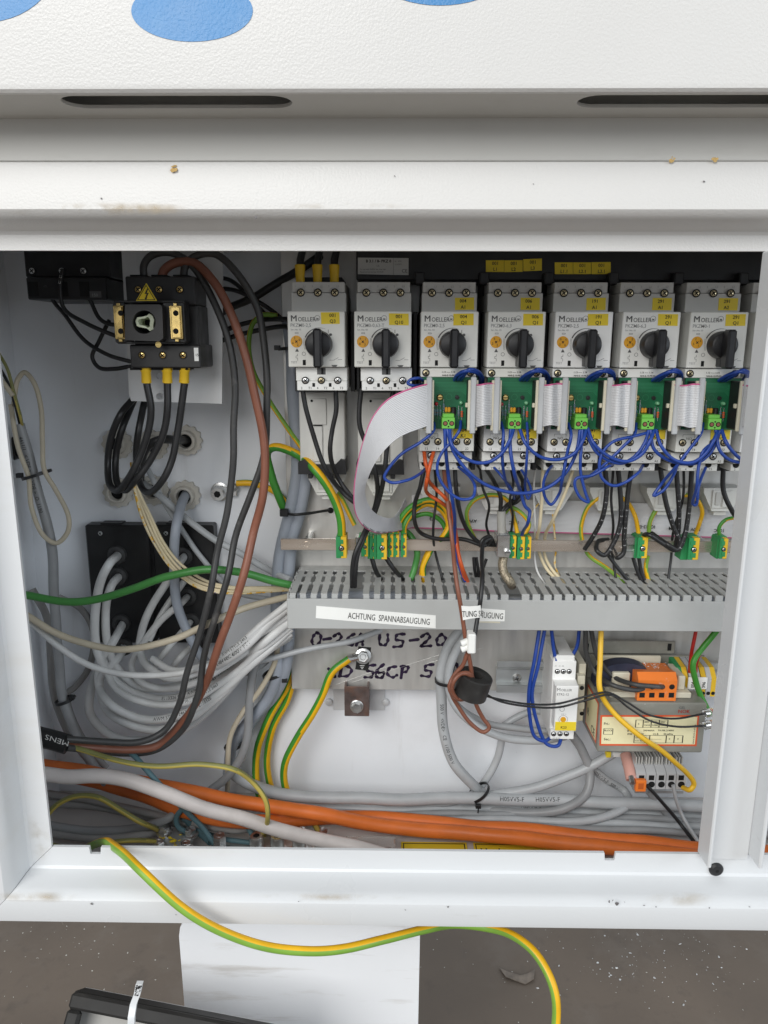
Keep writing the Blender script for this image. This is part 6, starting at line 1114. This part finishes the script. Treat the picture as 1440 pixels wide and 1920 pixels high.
wire('grey_cable', 'grey printed cable bowing down from the duct to the floor bundle', W_grey, 20, [(868, 1178, .70), (842, 1212), (828, 1260), (826, 1310), (832, 1370), (850, 1425), (880, 1465), (905, 1490, .71)], text=[('500 V   <VDE>   CE   1100 500 V', .005, .40, FR, M_inkb)])
wire('grey_cable', 'grey cable sweeping from the duct behind the ferrite ring to the relay', W_grey, 16, [(886, 1178, .69), (858, 1212), (842, 1262), (852, 1318), (888, 1358), (945, 1382), (1010, 1388), (1060, 1380, .70)])
wire('grey_cable', 'slim grey cable curving behind the brown loop', W_grey, 13, [(838, 1290, .715), (860, 1325), (905, 1352), (960, 1364), (1020, 1372), (1070, 1365, .71)]); wire('grey_cable', 'short grey cable arching up beside the relay', W_grey, 13, [(945, 1360, .725), (968, 1344), (1000, 1334), (1035, 1336, .715)])
wire('grey_cable', 'grey cable rising from the floor bundle through the cable tie', W_grey, 14, [(942, 1380, .715), (934, 1415), (918, 1452), (898, 1480), (865, 1498, .70), (800, 1508), (700, 1516), (600, 1518, .70)]); cable_tie('black cable tie where the grey cables meet the floor bundle', P(897, 1486, .70), (.6, 0, -.8), .0125, (-.1, -.9, -.5), .008); cable_tie('black cable tie round the two grey cables beside the marker writing', P(842, 1274, .695), (.05, 0, -1), .0135, (.9, -.4, -.2))
wire('grey_cable', 'dark grey cable looping down from behind the relay', W_grey2, 17, [(1072, 1378, .70), (1092, 1405), (1106, 1445), (1096, 1490, .69), (1060, 1516, -.465), (1000, 1524, -.474), (920, 1520, -.480)]); wire('grey_cable', 'grey cable slanting from the transformer corner to the floor bundle', W_grey, 18, [(1150, 1412, .70), (1110, 1436), (1050, 1460), (980, 1482), (920, 1492, .70)])
wire('grey_cable', 'grey printed cable crossing to the floor below the spring terminals', W_grey, 15, [(1098, 1430, .71), (1135, 1460), (1172, 1484), (1176, 1510, .69), (1140, 1530, -.47), (1070, 1540, -.474), (980, 1538, -.480), (880, 1530, -.482)], text=[('H05VV5-F  500 V', .005, .04, FR, M_inkb)]); wire('grey_cable', 'grey cable falling from the spring terminals behind the upright', W_grey2, 15, [(1216, 1482, .69), (1250, 1525), (1290, 1570), (1325, 1605, .66)]); wire('black_wire', 'black wire falling from the first spring terminal', W_black, 7, [(1212, 1472, .667), (1240, 1502), (1275, 1545), (1312, 1592, .64)]); wire('grey_wire', 'pale grey wire falling from the fourth spring terminal', W_grey, 7, [(1262, 1472, .667), (1268, 1500), (1280, 1530), (1310, 1580, .645)])
wire('grey_cable', 'slim grey cable crossing the plate below the marker writing', W_grey, 11, [(715, 1182, .705), (660, 1200, .69), (600, 1214), (540, 1227), (490, 1238), (440, 1252, .70), (400, 1260)]);
wire('grey_cable', 'grey cable rising from the floor and twisting up to the duct end', W_grey2, 16, [(92, 1548, -.475), (180, 1559), (255, 1553), (325, 1528, -.46), (395, 1482, .70), (440, 1438), (465, 1380), (468, 1310), (476, 1250), (500, 1205), (545, 1165, .70)]); wire('beige_cable', 'thin beige cable climbing beside the heavy grey cables', W_beige, 10, [(522, 1175, .70), (518, 1235), (490, 1290), (455, 1335), (433, 1380), (428, 1430), (426, 1490, .725)])
wire('grey_cable', 'grey cable bowing below the slim one toward the white coil', W_grey, 12, [(545, 1190, .71), (520, 1215), (490, 1245), (455, 1262), (410, 1258), (370, 1245, .71)])
wire('earth_wire', 'earth wire with green side outward, first of the pair behind the plate corner', W_peg, 14, [(552, 1245, .728), (535, 1290), (505, 1345), (485, 1400), (478, 1450), (488, 1500, .725)], gy=PE + (0, 0)); wire('earth_wire', 'second earth wire of the pair behind the plate corner', W_peg, 13, [(552, 1270, .732), (538, 1310), (512, 1365), (502, 1420), (506, 1470), (516, 1508, .728)], gy=PE + (0, 0)); wire('earth_wire', 'earth wire curving down from the bolt on the written plate', W_peg, 14, [(655, 1235, .712), (625, 1258, .71), (606, 1300), (585, 1340), (556, 1385), (536, 1430), (534, 1470), (548, 1510, .72)], gy=PE + (17, 1))
# ---- cabinet floor
GF = 'grey cables bundled along the cabinet floor'
wire('grey_cable', 'thick grey cable on top of the floor bundle', W_grey, 23, [(425, 1440, .72), (470, 1472), (540, 1490, -.462), (700, 1498), (900, 1497), (1100, 1503), (1310, 1512), (1500, 1522)], group=GF, text=[('H05VV5-F       H05VV5-F', .006, .50, UPF, M_inkb)])
for k, (y, w, lab) in enumerate(((1517, 15, 'grey cable second in the floor bundle'), (1527, 13, 'slim grey cable third in the floor bundle'), (1538, 14, 'grey cable fourth in the floor bundle'), (1549, 13, 'grey cable lying lowest in the floor bundle'))): wire('grey_cable', lab, (W_grey, W_grey2)[k % 2], w, [(560 + 60 * k, y - 4, -.478), (760, y + 1), (900, y - 2), (1080, y + 4), (1310, y + 12), (1500, y + 18)], group=GF, text=[('H05VV5-F', .005, .45, UPF, M_inkb)] if k < 1 else None)
wire('orange_cable', 'thick orange cable running nearest the front edge of the floor', W_orange, 26, [(10, 1425, -.43), (150, 1446), (300, 1474), (480, 1508, -.455), (600, 1526), (720, 1549, -.472), (850, 1560), (960, 1570), (1100, 1585), (1250, 1600), (1400, 1616)]); wire('orange_cable', 'second thick orange cable emerging from under the pale cable', W_orange, 25, [(10, 1438, -.455), (180, 1465), (270, 1493), (360, 1524), (440, 1540), (560, 1537, -.476), (700, 1532), (840, 1546), (960, 1554), (1100, 1569), (1300, 1590), (1500, 1602)])
wire('pale_cable', 'thick off-white cable with scuff marks lying over the orange ones', W_pink, 27, [(40, 1447, .62), (120, 1455), (175, 1453), (230, 1461), (300, 1484), (400, 1520, .628), (500, 1549, .632), (600, 1574), (690, 1596, .625), (780, 1618, .62)])
GD = 'dusty grey cables on the floor behind the post'
for lab, pts in (('dusty grey cable on the floor running under the teal wires', [(85, 1488, -.47), (180, 1502), (270, 1524), (360, 1542), (440, 1556), (470, 1552)]), ('dusty grey cable along the floor behind the olive earth wire', [(85, 1505, -.478), (200, 1515), (290, 1535), (340, 1545), (420, 1540, -.475)]), ('dusty grey cable lying lowest on the floor behind the post', [(85, 1562, -.48), (190, 1572), (280, 1563), (320, 1556, -.482)])): wire('grey_cable', lab, W_dusty, 15, pts, group=GD)
GW = 'dusty teal wires knotted by the bolted plate'
for lab, w, pts in (('dusty teal wire slanting down between the orange cables', 10, [(205, 1398, .64), (245, 1412), (280, 1448, .632), (318, 1490), (350, 1525, .64), (380, 1552), (402, 1582, -.475)]), ('dusty teal wire curling into a knot beside the floor plate', 10, [(480, 1578, -.475), (460, 1546, .65), (425, 1522), (385, 1508), (352, 1512), (332, 1532), (336, 1552), (360, 1562, -.475)]), ('short dusty teal wire end with a bare tip', 10, [(345, 1518, .655), (380, 1535), (415, 1550, -.47)]), ('dusty teal wire running to the first socket bolt', 9, [(380, 1560, -.475), (415, 1572), (470, 1580, -.477)]), ('dark teal sleeve lying behind the hex bolt', 16, [(345, 1530, .66), (368, 1552), (396, 1578, -.478)])): wire('teal_wire', lab, W_teal, w, pts, group=GW)
GY = 'dusty yellow earth wires on the cabinet floor'
wire('earth_wire', 'dusty yellow earth wire from the black sleeve curving to a socket bolt', W_olg, 10, [(122, 1397, .605), (160, 1408), (220, 1425), (300, 1437), (380, 1434), (435, 1440), (475, 1466, .62), (498, 1500), (502, 1530), (494, 1556, .64), (484, 1572, .645)], gy=PEO + (8, 3), group=GY); wire('earth_wire', 'dusty yellow earth wire arching to the bolted floor plate', W_olg, 10, [(80, 1540, .63), (105, 1512), (140, 1495), (180, 1495), (220, 1515), (265, 1540), (306, 1562, .665)], gy=PEO + (8, 3), group=GY); wire('earth_wire', 'dusty yellow earth wire lying along the front lip to the floor plate', W_olg, 9, [(90, 1583, .60), (140, 1592), (190, 1582), (240, 1576), (290, 1577, .63)], gy=PEO + (8, 3), group=GY)
for k, (x, dx) in enumerate(((490, 14), (525, 4), (604, -14))): wire('earth_wire', ['short striped earth wire on the first socket bolt', 'short striped earth wire on the second socket bolt', 'short striped earth wire on the last socket bolt'][k], W_olg, 11, [(x, 1572, .662), (x + dx * .6, 1556, .672), (x + dx * 1.3, 1535, .69)], gy=PEO + (8, 0), group=GY)
sl = wire('black_sleeve', 'black lettered cable sleeve where the mains cables come in', W_black, 37, [(35, 1368, .602), (80, 1383), (128, 1396, .602)], cat='cable')
q = MB(); a, b = P(132, 1389, .585), P(40, 1360, .585); ux = (b - a).normalized(); q.text('MENS', .0072, P(131, 1391, .5862), M_paper, ux, Vector((-ux.z, 0, ux.x)), sx=1.2, bold=-.008); q.build('cable_print', sl)
# ---- wear on the frame
def stain(cx, cy, w, h, Y, strength, colr, nm, norm=(0, -1, 0), sc=60):
    m = bpy.data.materials.new(nm); m.use_nodes = True; nt = m.node_tree; N = nt.nodes; L = nt.links; b = N['Principled BSDF']; b.inputs['Base Color'].default_value = colr + (1,); b.inputs['Roughness'].default_value = .6
    tc = N.new('ShaderNodeTexCoord'); mp = N.new('ShaderNodeMapping'); mp.inputs['Location'].default_value = (-1, -1, 0); mp.inputs['Scale'].default_value = (2, 2, 0); g = N.new('ShaderNodeTexGradient'); g.gradient_type = 'SPHERICAL'
    L.new(tc.outputs['Generated'], mp.inputs[0]); nz = N.new('ShaderNodeTexNoise'); nz.inputs['Scale'].default_value = sc; nz.inputs['Detail'].default_value = 6; L.new(tc.outputs['Object'], nz.inputs['Vector'])
    if abs(norm[1]) > .5: mp.inputs['Scale'].default_value = (2, 0, 2); mp.inputs['Location'].default_value = (-1, 0, -1)
    L.new(mp.outputs[0], g.inputs[0]); mu_ = N.new('ShaderNodeMath'); mu_.operation = 'MULTIPLY'; L.new(g.outputs[0], mu_.inputs[0]); mr = N.new('ShaderNodeMapRange'); mr.inputs[1].default_value = .42; mr.inputs[2].default_value = .7; mr.inputs[4].default_value = strength * 2.2; L.new(nz.outputs[0], mr.inputs[0]); L.new(mr.outputs[0], mu_.inputs[1]); mu_.use_clamp = True; L.new(mu_.outputs[0], b.inputs['Alpha'])
    c = P(cx, cy, Y); s = mpx(cx, cy, Y); q = MB(); u = Vector((w * s / 2, 0, 0)); v = Vector((0, 0, h * s / 2))
    q.add([c - u - v, c + u - v, c + u + v, c - u + v], [[0, 1, 2, 3]], m); q.build('grime_stain', cab)
BR = (.50, .40, .26)
stain(215, 392, 330, 26, .4615, .55, BR, 'grime_frame_seam'); stain(120, 398, 220, 16, .4615, .5, (.22, .19, .14), 'grime_frame_seam_dark'); stain(640, 386, 260, 14, .4615, .3, BR, 'grime_frame_seam_faint')
stain(1280, 1686, 150, 34, .4615, .22, BR, 'grime_under_upright'); stain(70, 1682, 190, 26, .4615, .28, BR, 'grime_corner'); stain(620, 1682, 300, 18, .4615, .3, BR, 'grime_bottom_rail'); stain(72, 1570, 50, 110, .4875, .22, BR, 'grime_post_corner')
q = MB()
for x, y, r in ((1142, 1690, .0016), (1156, 1693, .0024), (1149, 1688, .001), (1207, 1697, .0012), (1171, 1691, .0009), (1230, 1700, .0008), (172, 1694, .0016), (760, 1706, .0008), (330, 1715, .0007), (560, 1690, .0007), (840, 1700, .0009), (1330, 1702, .0008), (1405, 1700, .0009), (480, 408, .0012), (190, 372, .0008), (740, 330, .0007), (1000, 345, .0007), (1320, 340, .0008)):
    fleck(q, P(x, y, .4616), r, mat('chipped_paint_grey', (.16, .15, .15), .6, var=.3), (0, -1, 0), 7)
q.build('paint_chips', cab, kind='stuff')
# ---- earth wire hanging outside
wire('earth_wire', 'loose thick green and yellow earth wire hanging over the front frame to the floor', W_peg, 16.5, [(160, 1592, .60), (195, 1578, .53), (222, 1592, .485), (262, 1632, .458), (340, 1700, .450), (420, 1748, .448), (500, 1775, .450), (580, 1784, .455), (650, 1778, .462), (720, 1762, .475), (790, 1743, .495), (850, 1734, .515), (910, 1738, .515), (960, 1753, .50), (1005, 1790, .485), (1035, 1850, .47), (1043, 1930, .46), (1020, 2080, .45), (960, 2250, .46)], gy=(W_lime, W_pey, 5, 0))
